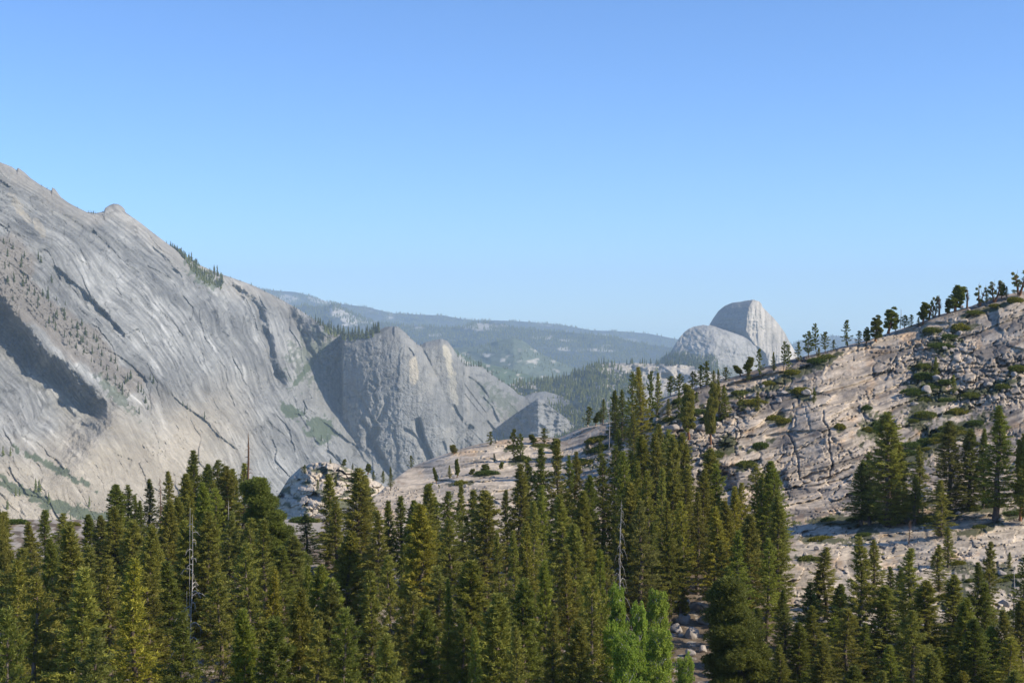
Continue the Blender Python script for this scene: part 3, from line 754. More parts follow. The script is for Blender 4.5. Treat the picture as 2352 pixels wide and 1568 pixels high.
def k_color(X, Y, d):
    v = 1 + 0.25 * fbm(X / 12, Y / 8, 3, 33) + 0.15 * fbm(X / 3, Y / 3, 2, 34)
    c = np.array((0.45, 0.39, 0.31)) * v[..., None]
    m = sstep(0.06, 0.22, fbm(X / 22, Y / 10, 5, 35)) * 0.85
    c = c * (1 - m[..., None]) + np.array((0.055, 0.07, 0.03)) * m[..., None]
    return c
relief('granite_knoll', np.arange(560, 1001, 1.6), lambda x: interp(SKY_K, x), lambda x: 1250 + 0 * x, k_depth, k_color, 110, M_NEAR, [(10, 4), (50, 40), (200, 200)])

#TREES_BEGIN
# ------------------------------------------------------------------ plants
ORD = ['first', 'second', 'third', 'fourth', 'fifth', 'sixth', 'seventh', 'eighth', 'ninth', 'tenth', 'eleventh', 'twelfth', 'thirteenth', 'fourteenth', 'fifteenth', 'sixteenth',
       'seventeenth', 'eighteenth', 'nineteenth']
TENS = {20: ('twentieth', 'twenty'), 30: ('thirtieth', 'thirty'), 40: ('fortieth', 'forty'), 50: ('fiftieth', 'fifty'), 60: ('sixtieth', 'sixty'), 70: ('seventieth', 'seventy'), 80: ('eightieth', 'eighty'), 90: ('ninetieth', 'ninety'), 100: ('hundredth', 'hundred')}
def ordinal(i):            # i from 0
    n = i + 1
    if n < 20: return ORD[i]
    t, r = n - n % 10, n % 10
    return TENS[t][0] if r == 0 else TENS[t][1] + '-' + ORD[r - 1]

M_NEEDLE = leaf_mat('pine_needles', (0.112, 0.116, 0.024), (0.385, 0.368, 0.068), 0.40)
M_ASPEN = leaf_mat('aspen_leaves', (0.190, 0.270, 0.032), (0.450, 0.540, 0.085), 0.45)
M_BRUSH = leaf_mat('brush_leaves', (0.070, 0.090, 0.016), (0.250, 0.265, 0.050), 0.35)
M_BARK = bark_mat('pine_bark', (0.085, 0.062, 0.048), (0.21, 0.165, 0.135))
M_RED = bark_mat('juniper_bark', (0.12, 0.055, 0.028), (0.33, 0.16, 0.085))
M_GREY = bark_mat('weathered_wood', (0.20, 0.18, 0.16), (0.46, 0.42, 0.38))
M_BROWN = bark_mat('dead_wood', (0.09, 0.055, 0.035), (0.24, 0.15, 0.10))
M_PALE = bark_mat('aspen_bark', (0.30, 0.29, 0.25), (0.58, 0.56, 0.50))

class Tubes:
    def __init__(self): self.v = []; self.f = []; self.n = 0
    def add(self, pts, rad, k=5):
        pts = [np.array(p, float) for p in pts]; m = len(pts)
        for i, p in enumerate(pts):
            d = pts[min(i + 1, m - 1)] - pts[max(i - 1, 0)]; d /= (np.linalg.norm(d) + 1e-9)
            a = np.cross(d, (0.13, 0.31, 0.94) if abs(d[2]) < 0.9 else (1, 0, 0)); a /= np.linalg.norm(a); b = np.cross(d, a)
            for j in range(k):
                t = 2 * math.pi * j / k
                self.v.append(p + rad[i] * (a * math.cos(t) + b * math.sin(t)))
        for i in range(m - 1):
            for j in range(k):
                o = self.n + i * k
                self.f.append((o + j, o + (j + 1) % k, o + k + (j + 1) % k, o + k + j))
        self.n += m * k
    def mesh(self, name, mat):
        return mesh_from(name, np.array(self.v), np.array(self.f), mat)

def tuft_mesh(name, P, Dr, T, mat, rg, per=6, ln=(0.22, 0.38), wd=0.3, spread=0.9):
    """needle or leaf clusters: P centres, Dr growth directions, T light or dark 0..1"""
    n = len(P); P = np.repeat(P, per, 0); Dr = np.repeat(Dr, per, 0); T = np.repeat(T, per, 0)
    N = n * per
    d = Dr + rg.normal(0, spread, (N, 3)); d /= np.linalg.norm(d, axis=1)[:, None]
    s = rg.normal(0, 1, (N, 3)); s = np.cross(d, s); s /= (np.linalg.norm(s, axis=1)[:, None] + 1e-9)
    L = rg.uniform(ln[0], ln[1], (N, 1)); W = L * wd
    c = P + rg.normal(0, ln[0] * 0.35, (N, 3))
    v = np.stack([c - s * W * 0.5, c + s * W * 0.5, c + d * L], 1).reshape(-1, 3)
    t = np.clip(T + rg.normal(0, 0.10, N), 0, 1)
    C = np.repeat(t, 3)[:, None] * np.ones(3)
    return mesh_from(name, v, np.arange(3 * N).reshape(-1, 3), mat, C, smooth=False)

def conifer(seed, H=22.0, R=2.5, cb=0.12, dens=1.0, openness=0.0, pw=0.75, per=6, lean=0.0, gap=0.3, end=None):
    rg = np.random.default_rng(seed)
    tb = Tubes(); zs = np.linspace(0, H, 14)
    wob = lean * np.sin(zs / H * 2.2)
    cx = wob + 0.10 * np.sin(zs * 0.5 + seed); cy = 0.10 * np.cos(zs * 0.4 + seed)
    r0 = H * 0.0115 + 0.04
    tb.add(np.stack([cx, cy, zs], 1), r0 * (1 - zs / H) ** 0.8 + 0.012, 7)
    P = []; Dd = []; T = []
    z = H * cb; az = rg.uniform(0, 6.28)
    lobe = rg.uniform(0.75, 1.2, 9); lph = rg.uniform(0, 6.28, 9)
    while z < H - 0.12:
        t = (z - H * cb) / (H - H * cb)
        prof = (1 - t) ** pw * min(1.0, 0.45 + 2.6 * t) + 0.035
        nb = 5 if t < 0.93 else 4
        gapw = 1.0 if rg.random() > openness * 0.5 else 0.4
        for k in range(nb):
            az += 6.283 / nb + rg.normal(0, 0.35)
            lb = 1 + 0.30 * math.sin(z * 0.9 + lph[int(az * 1.43) % 9]) * (1 - 0.5 * t)
            L = R * prof * rg.uniform(0.50, 1.25) * lb * gapw
            if rg.random() < openness * 0.35: L *= 0.45
            L = max(L, 0.16)
            up = -0.25 + 0.95 * t ** 1.5 + rg.normal(0, 0.12)
            bx, by = np.interp(z, zs, cx), np.interp(z, zs, cy)
            d = np.array((math.cos(az), math.sin(az), up)); d /= np.linalg.norm(d)
            n = max(2, int((2.5 + 7.5 * L) * dens * (1 - 0.35 * openness)))
            s = rg.uniform(end or (0.25 if openness < 0.5 else 0.35), 1.0, n) ** 0.8
            lat = np.array((-d[1], d[0], 0.0))
            off = rg.normal(0, 0.17, n) * L * (1.15 - s)
            p = np.array((bx, by, z)) + d * (L * s)[:, None] + lat * off[:, None]
            p[:, 2] += 0.16 * L * s * s + rg.normal(0, 0.05, n) - 0.06 * L * np.abs(off)
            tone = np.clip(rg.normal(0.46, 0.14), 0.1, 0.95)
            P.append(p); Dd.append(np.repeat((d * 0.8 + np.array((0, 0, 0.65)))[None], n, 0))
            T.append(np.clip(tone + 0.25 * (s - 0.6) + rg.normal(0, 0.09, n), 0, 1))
            if L > 0.8 and rg.random() < 0.5:
                e = np.array((bx, by, z)) + d * L * 0.9
                m = np.array((bx, by, z)) + d * L * 0.5; m[2] -= 0.02; e[2] += 0.1 * L
                tb.add([(bx, by, z), m, e], [0.035 + 0.012 * L, 0.025, 0.008], 3)
        z += gap * rg.uniform(0.7, 1.3) * (1 + 0.9 * openness) * (0.75 + 0.5 * (1 - t))
    # dead twigs under the crown
    z = H * cb * 0.3
    while z < H * cb:
        a_ = rg.uniform(0, 6.28); L = rg.uniform(0.4, 1.3)
        bx, by = np.interp(z, zs, cx), np.interp(z, zs, cy)
        tb.add([(bx, by, z), (bx + math.cos(a_) * L * 0.6, by + math.sin(a_) * L * 0.6, z - 0.1), (bx + math.cos(a_) * L, by + math.sin(a_) * L, z - 0.3)], [0.03, 0.02, 0.008], 3)
        z += rg.uniform(0.2, 0.7)
    return tb, (np.concatenate(P), np.concatenate(Dd), np.concatenate(T)), rg

def clump_tree(seed, H, W, trunk_r, limbs, clump, first=0.25, flat=0.6, lean=0.0, dens=1.0, spires=0, topw=0.6, fork=1):
    rg = np.random.default_rng(seed); tb = Tubes(); P = []; Dd = []; T = []
    def curve(p0, d, L, r, n=5, wig=0.18, lift=0.3):
        pts = [np.array(p0, float)]; d = np.array(d, float); d /= np.linalg.norm(d)
        for i in range(n):
            d = d + rg.normal(0, wig, 3) + np.array((0, 0, lift / n)); d /= np.linalg.norm(d)
            pts.append(pts[-1] + d * L / n)
        rr = [r * (1 - 0.85 * i / n) for i in range(n + 1)]
        return pts, rr, d
    def add_clump(c, r, tone):
        n = max(6, int(34 * r * r * dens * 3.0 + 10))
        q = rg.normal(0, 1, (n, 3)); q /= np.linalg.norm(q, axis=1)[:, None]
        rad = r * rg.uniform(0.35, 1.0, n)[:, None] ** 0.5
        p = c + q * rad * np.array((1, 1, flat)); P.append(p)
        Dd.append(q * 0.7 + np.array((0, 0, 0.5))); T.append(np.clip(rg.normal(tone, 0.12, n), 0, 1))
    for fk in range(fork):
        fl = lean + (fk - (fork - 1) / 2) * 0.45
        tp, tr, _ = curve((fk * 0.25, 0, -0.3), (fl, 0.05, 1), H * (1 - 0.1 * fk), trunk_r * (1 if fk == 0 else 0.75), 9, 0.09, 0.5)
        tb.add(tp, tr, 9)
        for k in range(limbs // fork):
            t = first + (0.97 - first) * (k + rg.random()) / (limbs // fork)
            i = min(int(t * 9), 8); f = t * 9 - i
            p0 = tp[i] * (1 - f) + tp[i + 1] * f
            az = k * 2.4 + rg.normal(0, 0.4)
            Lw = W * (1 - (1 - topw) * t) * (0.5 + 0.5 * min(1, (t - first) * 4 + 0.45)) * rg.uniform(0.6, 1.1)
            pts, rr, dd = curve(p0, (math.cos(az), math.sin(az), rg.uniform(-0.1, 0.5) + 0.7 * t), Lw, trunk_r * 0.30 * (1 - 0.6 * t) + 0.03)
            tb.add(pts, rr, 4)
            if spires and rg.random() < 0.55:
                pts, rr, dd = curve(pts[2], (rg.normal(0, 0.2), rg.normal(0, 0.2), 1), H * rg.uniform(0.12, 0.3), 0.07); tb.add(pts, rr, 4)
                continue
            tone = rg.uniform(0.3, 0.6)
            add_clump(pts[-1], clump * rg.uniform(0.7, 1.15), tone)
            add_clump(pts[-2] + rg.normal(0, 0.2, 3), clump * rg.uniform(0.6, 1.0), tone)
            if Lw > clump * 2:
                add_clump(pts[-3] + rg.normal(0, 0.35, 3), clump * rg.uniform(0.5, 0.9), tone)
                sp, sr, _ = curve(pts[-3], (math.cos(az + 1), math.sin(az + 1), 0.3), Lw * 0.4, 0.04, 3); tb.add(sp, sr, 3); add_clump(sp[-1], clump * 0.75, tone)
        if not spires: add_clump(tp[-1], clump * 0.9, 0.5)
    return tb, (np.concatenate(P), np.concatenate(Dd), np.concatenate(T)), rg

def dead_tree(seed, H, r, branches, blen, lo=0.3, droop=-0.4, curl=0.5, lean=0.0, forks=0, thick=0.03, pw=0.7):
    rg = np.random.default_rng(seed); tb = Tubes()
    zs = np.linspace(0, H, 12)
    cx = lean * zs / H + 0.08 * np.sin(zs * 0.6 + seed); cy = 0.08 * np.cos(zs * 0.5)
    tb.add(np.stack([cx, cy, zs], 1), r * (1 - zs / H) ** pw + 0.02, 7)
    for f in range(forks):
        a_ = rg.uniform(0, 6.28); z = H * rg.uniform(0.3, 0.6); L = H * rg.uniform(0.25, 0.5)
        x, y = np.interp(z, zs, cx), np.interp(z, zs, cy)
        tb.add([(x, y, z), (x + math.cos(a_) * 0.6, y + math.sin(a_) * 0.4, z + L * 0.35), (x + math.cos(a_) * 0.8, y + math.sin(a_) * 0.5, z + L)], [r * 0.5, r * 0.35, 0.03], 5)
    for k in range(branches):
        t = lo + (0.98 - lo) * (k + rg.random()) / branches
        z = H * t; a_ = rg.uniform(0, 6.28); L = blen * (1.1 - t) * rg.uniform(0.4, 1.2) + 0.2
        x, y = np.interp(z, zs, cx), np.interp(z, zs, cy)
        pts = []; dz = 0.25
        for i in range(6):
            s = i / 5
            pts.append((x + math.cos(a_) * L * s + rg.normal(0, 0.04), y + math.sin(a_) * L * s + rg.normal(0, 0.04), z + L * (dz * s + (droop) * s * s + curl * 0.25 * math.sin(s * 3))))
        tb.add(pts, [thick * (1.3 - t) * (1 - 0.8 * i / 5) + 0.012 for i in range(6)], 4)
        if L > 0.9:
            for q in (2, 3, 4):
                p = np.array(pts[q]); d = rg.normal(0, 0.35, 3) * L * 0.5
                tb.add([p, p + d * 0.6 + (0, 0, 0.05), p + d + (0, 0, -0.08)], [0.018, 0.013, 0.006], 3)
    return tb

PROTO = {}
def proto(key, H, tb, tuft=None, bark=None, leafm=None, kw=None):
    tm = tb.mesh('trunk', bark or M_BARK)
    cm = None
    if tuft is not None:
        (P, Dd, T), rg = tuft
        cm = tuft_mesh('crown', P, Dd, T, leafm or M_NEEDLE, rg, **(kw or {}))
        r = float(np.percentile(np.hypot(P[:, 0], P[:, 1]), 97)) + 0.2
    else:
        r = max(0.5, max(abs(v[0]) for v in tb.v))
    PROTO[key] = (H, r, tm, cm)

NK = dict(per=6, ln=(0.20, 0.36), wd=0.30, spread=0.75)
for i in range(6):
    tb, t, rg = conifer(100 + i, 22, 2.35 + 0.1 * i, (0.04, 0.14, 0.08, 0.22, 0.10, 0.05)[i], (1.2, 1.1, 1.15, 1.0, 1.2, 1.1)[i], (0.0, 0.15, 0.3, 0.2, 0.0, 0.35)[i], (0.55, 0.85, 0.68, 1.0, 0.75, 0.6)[i], gap=(0.26, 0.27, 0.29, 0.30, 0.25, 0.30)[i], lean=(0, 0.3, -0.2, 0.4, 0, -0.4)[i])
    proto('l%d' % i, 22, tb, (t, rg), kw=NK)
for i in range(4):
    tb, t, rg = conifer(200 + i, 18, 2.3, 0.08, 1.45, 0.40, 0.75, gap=0.28, lean=0.15 * (i - 1))
    proto('o%d' % i, 18, tb, (t, rg), kw=NK)
for i in range(3):
    tb, t, rg = conifer(300 + i, 13, 1.5, 0.12, 1.25, 0.35, 0.8, gap=0.25, lean=0.1)
    proto('n%d' % i, 13, tb, (t, rg), kw=dict(per=6, ln=(0.18, 0.32), wd=0.34, spread=0.8))
CK = dict(per=5, ln=(0.20, 0.38), wd=0.42, spread=0.9)
for i in range(3):
    tb, t, rg = clump_tree(400 + i, 9.0, 3.2, 0.50, 40, 0.62, 0.22, 0.6, 0.08 * (i - 1), dens=1.3)
    proto('j%d' % i, 9.6, tb, (t, rg), bark=M_RED, kw=CK)
for i in range(2):
    tb, t, rg = clump_tree(450 + i, 8.5, 2.2, 0.5, 26, 0.55, 0.15, 0.9, 0.1 * (i - 0.5), spires=1, dens=0.8, fork=2)
    proto('h%d' % i, 9.2, tb, (t, rg), bark=M_RED, kw=CK)
for i in range(5):
    tb, t, rg = conifer(480 + i, 10.5, 2.3, 0.10 + 0.03 * i, 2.6, 0.7, 0.5, gap=0.27, lean=0.3 * (i - 2), end=0.42)
    proto('p%d' % i, 10.5, tb, (t, rg), kw=dict(per=6, ln=(0.18, 0.34), wd=0.42, spread=0.8))
for i in range(2):
    tb, t, rg = clump_tree(470 + i, 14.0, 2.6, 0.42, 64, 0.72, 0.22, 0.7, 0.04, dens=1.3)
    proto('k%d' % i, 14.6, tb, (t, rg), bark=M_RED, kw=CK)
tb, t, rg = clump_tree(500, 20.0, 5.2, 0.42, 90, 1.25, 0.12, 0.7, 0.0, dens=1.0, topw=0.25)
proto('r0', 21.0, tb, (t, rg), kw=NK)
tb, t, rg = clump_tree(501, 16.0, 4.6, 0.40, 80, 1.2, 0.08, 0.7, 0.02, dens=1.0, topw=0.15)
proto('r1', 17.0, tb, (t, rg), kw=NK)
for i in range(2):
    tb, t, rg = clump_tree(520 + i, 18.0, 4.2, 0.15, 130, 0.52, 0.05, 0.9, 0.10 * (i - 0.5), dens=0.75, topw=0.5)
    proto('a%d' % i, 19.3, tb, (t, rg), bark=M_PALE, leafm=M_ASPEN, kw=dict(per=6, ln=(0.10, 0.20), wd=0.9, spread=1.6))
proto('snag_tall', 20, dead_tree(600, 20, 0.30, 34, 2.6, 0.45, -0.3, 0.4, 0.25, thick=0.07, pw=0.3), bark=M_BROWN)
proto('snag_white', 17, dead_tree(601, 17, 0.20, 70, 2.9, 0.12, -0.75, 1.0, 0.35, thick=0.05), bark=M_GREY)
proto('snag_limbs', 20, dead_tree(602, 20, 0.085, 34, 4.0, 0.30, -0.45, 0.4, 0.0, forks=2, thick=0.07), bark=M_GREY)
proto('snag_red', 16, dead_tree(603, 16, 0.28, 110, 3.2, 0.30, -0.8, 0.3, 0.1, thick=0.05), bark=M_BROWN)
proto('snag_thin', 9, dead_tree(604, 9, 0.16, 24, 1.0, 0.2, -0.2, 0.3, 0.3, thick=0.03), bark=M_GREY)
proto('snag_spire', 8, dead_tree(605, 8, 0.42, 30, 1.5, 0.25, 0.7, 0.6, 0.3, forks=4, thick=0.08), bark=M_BROWN)

TINT = {'olive': (1.0, 1.0, 1.0), 'golden': (1.18, 1.12, 0.80), 'dark green': (0.68, 0.78, 0.70), 'brownish': (0.94, 0.92, 0.82), 'fresh green': (0.94, 1.06, 0.80), 'grey green': (0.82, 0.86, 1.05)}
TINTK = {'l': 'olive', 'g': 'golden', 'd': 'dark green', 'b': 'brownish', 'f': 'fresh green', 'y': 'grey green'}

def plant_tree(name, cat, key, loc, h, wpx_m, tint, group, label, rz, tilt=None):
    """an Empty at the foot of the trunk with trunk and crown under it"""
    if tilt is None: tilt = random.gauss(0, 0.018)
    H, r, tm, cm = PROTO[key]
    sz = h / H; sr = wpx_m / (2 * r)
    sr = min(max(sr, sz * 0.5), sz * 2.4)
    root = bpy.data.objects.new(name, None); col.objects.link(root)
    root.empty_display_size = 0.5
    root.location = loc; root.rotation_euler = (tilt, tilt * 0.5, rz); root.scale = (sr, sr, sz)
    t = link('trunk', tm, root)
    if cm is not None:
        c = link('crown', cm, root); k = TINT[tint]
        v = random.uniform(0.85, 1.15)
        c.color = (k[0] * v, k[1] * v * random.uniform(0.95, 1.05), k[2] * v, 1)
    root['label'] = label; root['category'] = cat
    if group: root['group'] = group
    return root

def ground_at_depth(x, D):
    """the place on the near ground under picture column x, D metres ahead"""
    ys = np.linspace(760, 4000, 1600)
    d = near_base(np.full(ys.shape, float(x)), ys)
    i = int(np.argmin(np.abs(d - D)))
    return point(float(x), ys[i], D)

# ---- the forest on the valley floor:  x, top y, distance, width, kind
FOREST = """
7 1177 215 70 l|61 1199 205 60 l|100 1172 225 70 d|144 1177 235 50 l|158 1195 210 64 l|208 1181 240 48 d|233 1183 235 46 y|122 1235 175 56 d|
268 1113 262 52 d|293 1113 270 44 d|308 1140 255 34 d|323 1150 250 38 d|348 1100 268 46 d|392 1082 262 50 l|426 1088 255 54 b|444 1071 272 44 d|458 1035 265 52 d|476 1066 280 46 d|
496 1057 270 56 d|517 1070 262 52 l|534 1078 272 42 b|551 1064 258 60 l|262 1163 225 60 l|388 1149 215 58 l|345 1206 190 66 l|413 1141 222 52 l|467 1109 232 50 f|445 1141 218 50 l|
484 1105 236 40 l|503 1123 222 58 f|478 1177 196 66 l|300 1195 200 62 l|571 1190 205 62 l|607 1190 190 84 l|575 1165 240 60 d|425 1195 196 60 l|535 1175 205 56 y|
700 1180 255 60 y|672 1230 210 70 y|648 1255 205 66 d|
54 1256 150 110 l|20 1290 135 110 b|154 1206 150 120 l|215 1256 152 92 y|560 1247 150 96 l|632 1310 150 62 g|704 1299 165 58 f|733 1301 160 70 f|762 1330 158 70 f|
290 1281 128 130 g|262 1283 150 90 l|345 1320 160 90 b|496 1321 140 104 l|683 1350 132 96 b|560 1400 128 84 f|100 1330 124 120 b|180 1310 122 130 l|420 1400 124 110 d|640 1420 125 96 d|25 1400 105 120 d|
380 1290 165 84 d|235 1440 112 110 y|730 1420 128 90 l|
754 1087 265 44 n|776 1150 240 54 o|824 1077 250 66 l|838 1091 258 50 d|800 1220 175 92 b|865 1174 225 56 o|892 1149 240 34 n|930 1138 245 62 d|948 1149 238 50 d|976 1113 235 66 l|994 1141 242 46 d|
928 1249 190 34 n|968 1160 172 86 g|1034 1127 245 62 d|1039 1192 195 76 l|1063 1109 262 26 n|1084 1127 240 62 o|1116 1129 205 78 l|1163 1123 250 46 d|1186 1066 245 60 l|1213 1055 255 52 b|1246 1030 262 60 o|
1285 1008 255 58 l|1318 1037 262 44 b|1304 1045 258 36 d|1248 1113 222 48 f|1231 1152 205 62 l|1282 1138 195 76 l|1328 1127 215 62 b|1321 1206 185 58 l|1210 1199 180 60 b|1181 1220 176 54 l|1158 1217 186 44 l|
1249 1289 158 60 f|1296 1264 165 70 b|1371 1263 160 66 f|1392 1275 162 56 l|1368 1321 140 84 b|1352 1091 250 50 d|1386 1041 262 50 d|1406 1026 268 46 d|1422 1040 256 46 d|1447 1034 262 50 b|1476 1000 268 62 b|1500 995 262 62 l|
757 1343 142 84 y|843 1314 136 118 l|887 1274 152 74 l|890 1457 112 96 l|1034 1328 150 40 f|1097 1440 122 62 f|1142 1364 128 118 l|1000 1300 158 96 y|1075 1290 150 96 b|1200 1330 146 80 d|940 1360 140 90 l|
1260 1400 132 84 l|1330 1420 130 90 l|975 1400 130 88 d|790 1400 128 96 d|1060 1400 130 80 d|1190 1440 120 84 l|
1513 976 285 44 l|1529 987 275 46 l|1545 1001 270 44 l|1572 996 275 50 l|1441 1035 250 46 f|1466 1060 235 52 b|1488 1080 225 56 b|1510 1075 235 54 l|1540 1080 245 56 l|1580 1067 258 54 l|1629 1032 275 52 l|1612 1075 262 50 b|1640 1064 265 52 f|
1438 1110 225 56 b|1475 1150 205 62 y|1530 1150 215 60 b|1572 1150 225 44 g|1600 1130 240 52 l|1537 1217 215 30 n|1559 1231 218 28 n|1500 1200 220 34 n|1455 1180 225 40 d|
1731 1067 262 52 l|1766 1059 262 62 f|1752 1086 250 44 f|1782 1078 248 56 f|1704 1107 245 48 g|1685 1118 240 44 g|1642 1164 225 56 g|1665 1150 230 50 b|1694 1217 200 70 f|1761 1235 205 46 f|1720 1180 215 60 l|1787 1140 225 48 l|
1519 1363 160 64 l|1796 1352 200 30 d|1640 1450 175 26 f|1665 1240 215 52 l
"""
BIG = [('broad_pine', 640, 1085, 225, 170, 'r0', 'dark green', 'broad dark green pine with a domed crown rising above the forest'),
       ('broad_pine', 1712, 1315, 172, 178, 'r1', 'dark green', 'broad bushy dark pine at the bottom beside the pale rock outcrop'),
       ('broad_pine', 25, 1170, 190, 90, 'k1', 'olive', 'gnarled olive pine with a bare dark trunk at the left edge')]
rows = []
for rec in FOREST.replace('\n', '').split('|'):
    q = rec.split()
    if len(q) == 5: rows.append((float(q[0]), float(q[1]), float(q[2]), float(q[3]), q[4]))
def part_of(x):
    for lim, nm in ((330, 'at the forest left edge'), (640, 'around the tall bare snag'), (1000, 'left of the forest centre'), (1340, 'right of the forest centre'), (1640, 'near the aspens')):
        if x < lim: return nm
    return 'under the face'
cells = {}
for rw in rows:
    cells.setdefault((part_of(rw[0]), 'front' if rw[2] < 172 else ('middle' if rw[2] < 232 else 'back')), []).append(rw)
for (pt, rw_), lst in cells.items():
    lst.sort()
    for i, (x, y, D, w, k) in enumerate(lst):
        gx, gy, gz = ground_at_depth(x, D); tx, ty, tz = point(x, y, D)
        h = tz - gz; tint = TINTK.get(k, 'dark green' if random.random() < 0.5 else 'olive')
        key = ('n%d' % random.randrange(3)) if k == 'n' else ('o%d' % random.randrange(4)) if k == 'o' else 'l%d' % random.randrange(6)
        form = {'n': 'thin', 'o': 'loose-branched'}.get(k, 'stout' if w * D > 14500 else 'slender')
        lab = '%s %s conifer, %s from left in %s row %s' % (form, tint, ordinal(i), rw_, pt)
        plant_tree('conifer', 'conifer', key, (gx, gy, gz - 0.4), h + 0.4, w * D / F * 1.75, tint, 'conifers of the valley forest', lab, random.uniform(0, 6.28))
for (nm, x, y, D, w, key, tint, lab) in BIG:
    gx, gy, gz = ground_at_depth(x, D); tz = point(x, y, D)[2]
    plant_tree(nm, 'pine', key, (gx, gy, gz - 0.4), tz - gz + 0.4, w * D / F, tint, None, lab, 1.0)
# dead trees in the forest
for (nm, x, y, D, w, key, lab) in [
        ('dead_tree', 575, 992, 235, 50, 'snag_tall', 'tall bare reddish brown snag standing above the forest'),
        ('dead_tree', 434, 1180, 142, 120, 'snag_limbs', 'dead tree with white curling limbs in the left forest'),
        ('dead_tree', 1420, 1149, 190, 66, 'snag_white', 'bleached white dead conifer with drooping branches above the aspens'),
        ('dead_tree', 374, 1094, 240, 52, 'snag_red', 'dead conifer with reddish brown hanging twigs among the left trees'),
        ('dead_tree', 524, 1150, 214, 14, 'snag_thin', 'thin straight bare trunk left of the tall snag')]:
    gx, gy, gz = ground_at_depth(x, D); tz = point(x, y, D)[2]
    plant_tree(nm, 'dead tree', key, (gx, gy, gz - 0.3), tz - gz + 0.3, w * D / F, 'olive', None, lab, 0.6)
for (x, y, D, w, key, lab) in [(1446, 1312, 152, 104, 'a0', 'bright green aspen below the bleached dead conifer'), (1500, 1335, 156, 100, 'a1', 'bright green aspen beside the rock outcrop, right of two'), (1472, 1350, 148, 110, 'a0', 'bright green aspen in the middle of the clump'), (1432, 1410, 140, 120, 'a0', 'bright green aspen low at the left side of the clump'), (1500, 1420, 138, 120, 'a1', 'bright green aspen low in the middle of the clump'),
                               (1466, 1440, 128, 130, 'a1', 'lower bright green aspen at the bottom edge of the picture'), (1524, 1470, 126, 100, 'a0', 'small bright green aspen in the bottom right of the clump')]:
    gx, gy, gz = ground_at_depth(x, D); tz = point(x, y, D)[2]
    plant_tree('aspen', 'aspen', key, (gx, gy, gz - 0.3), tz - gz + 0.3, w * D / F, 'olive', 'aspens in the valley forest', lab, x)

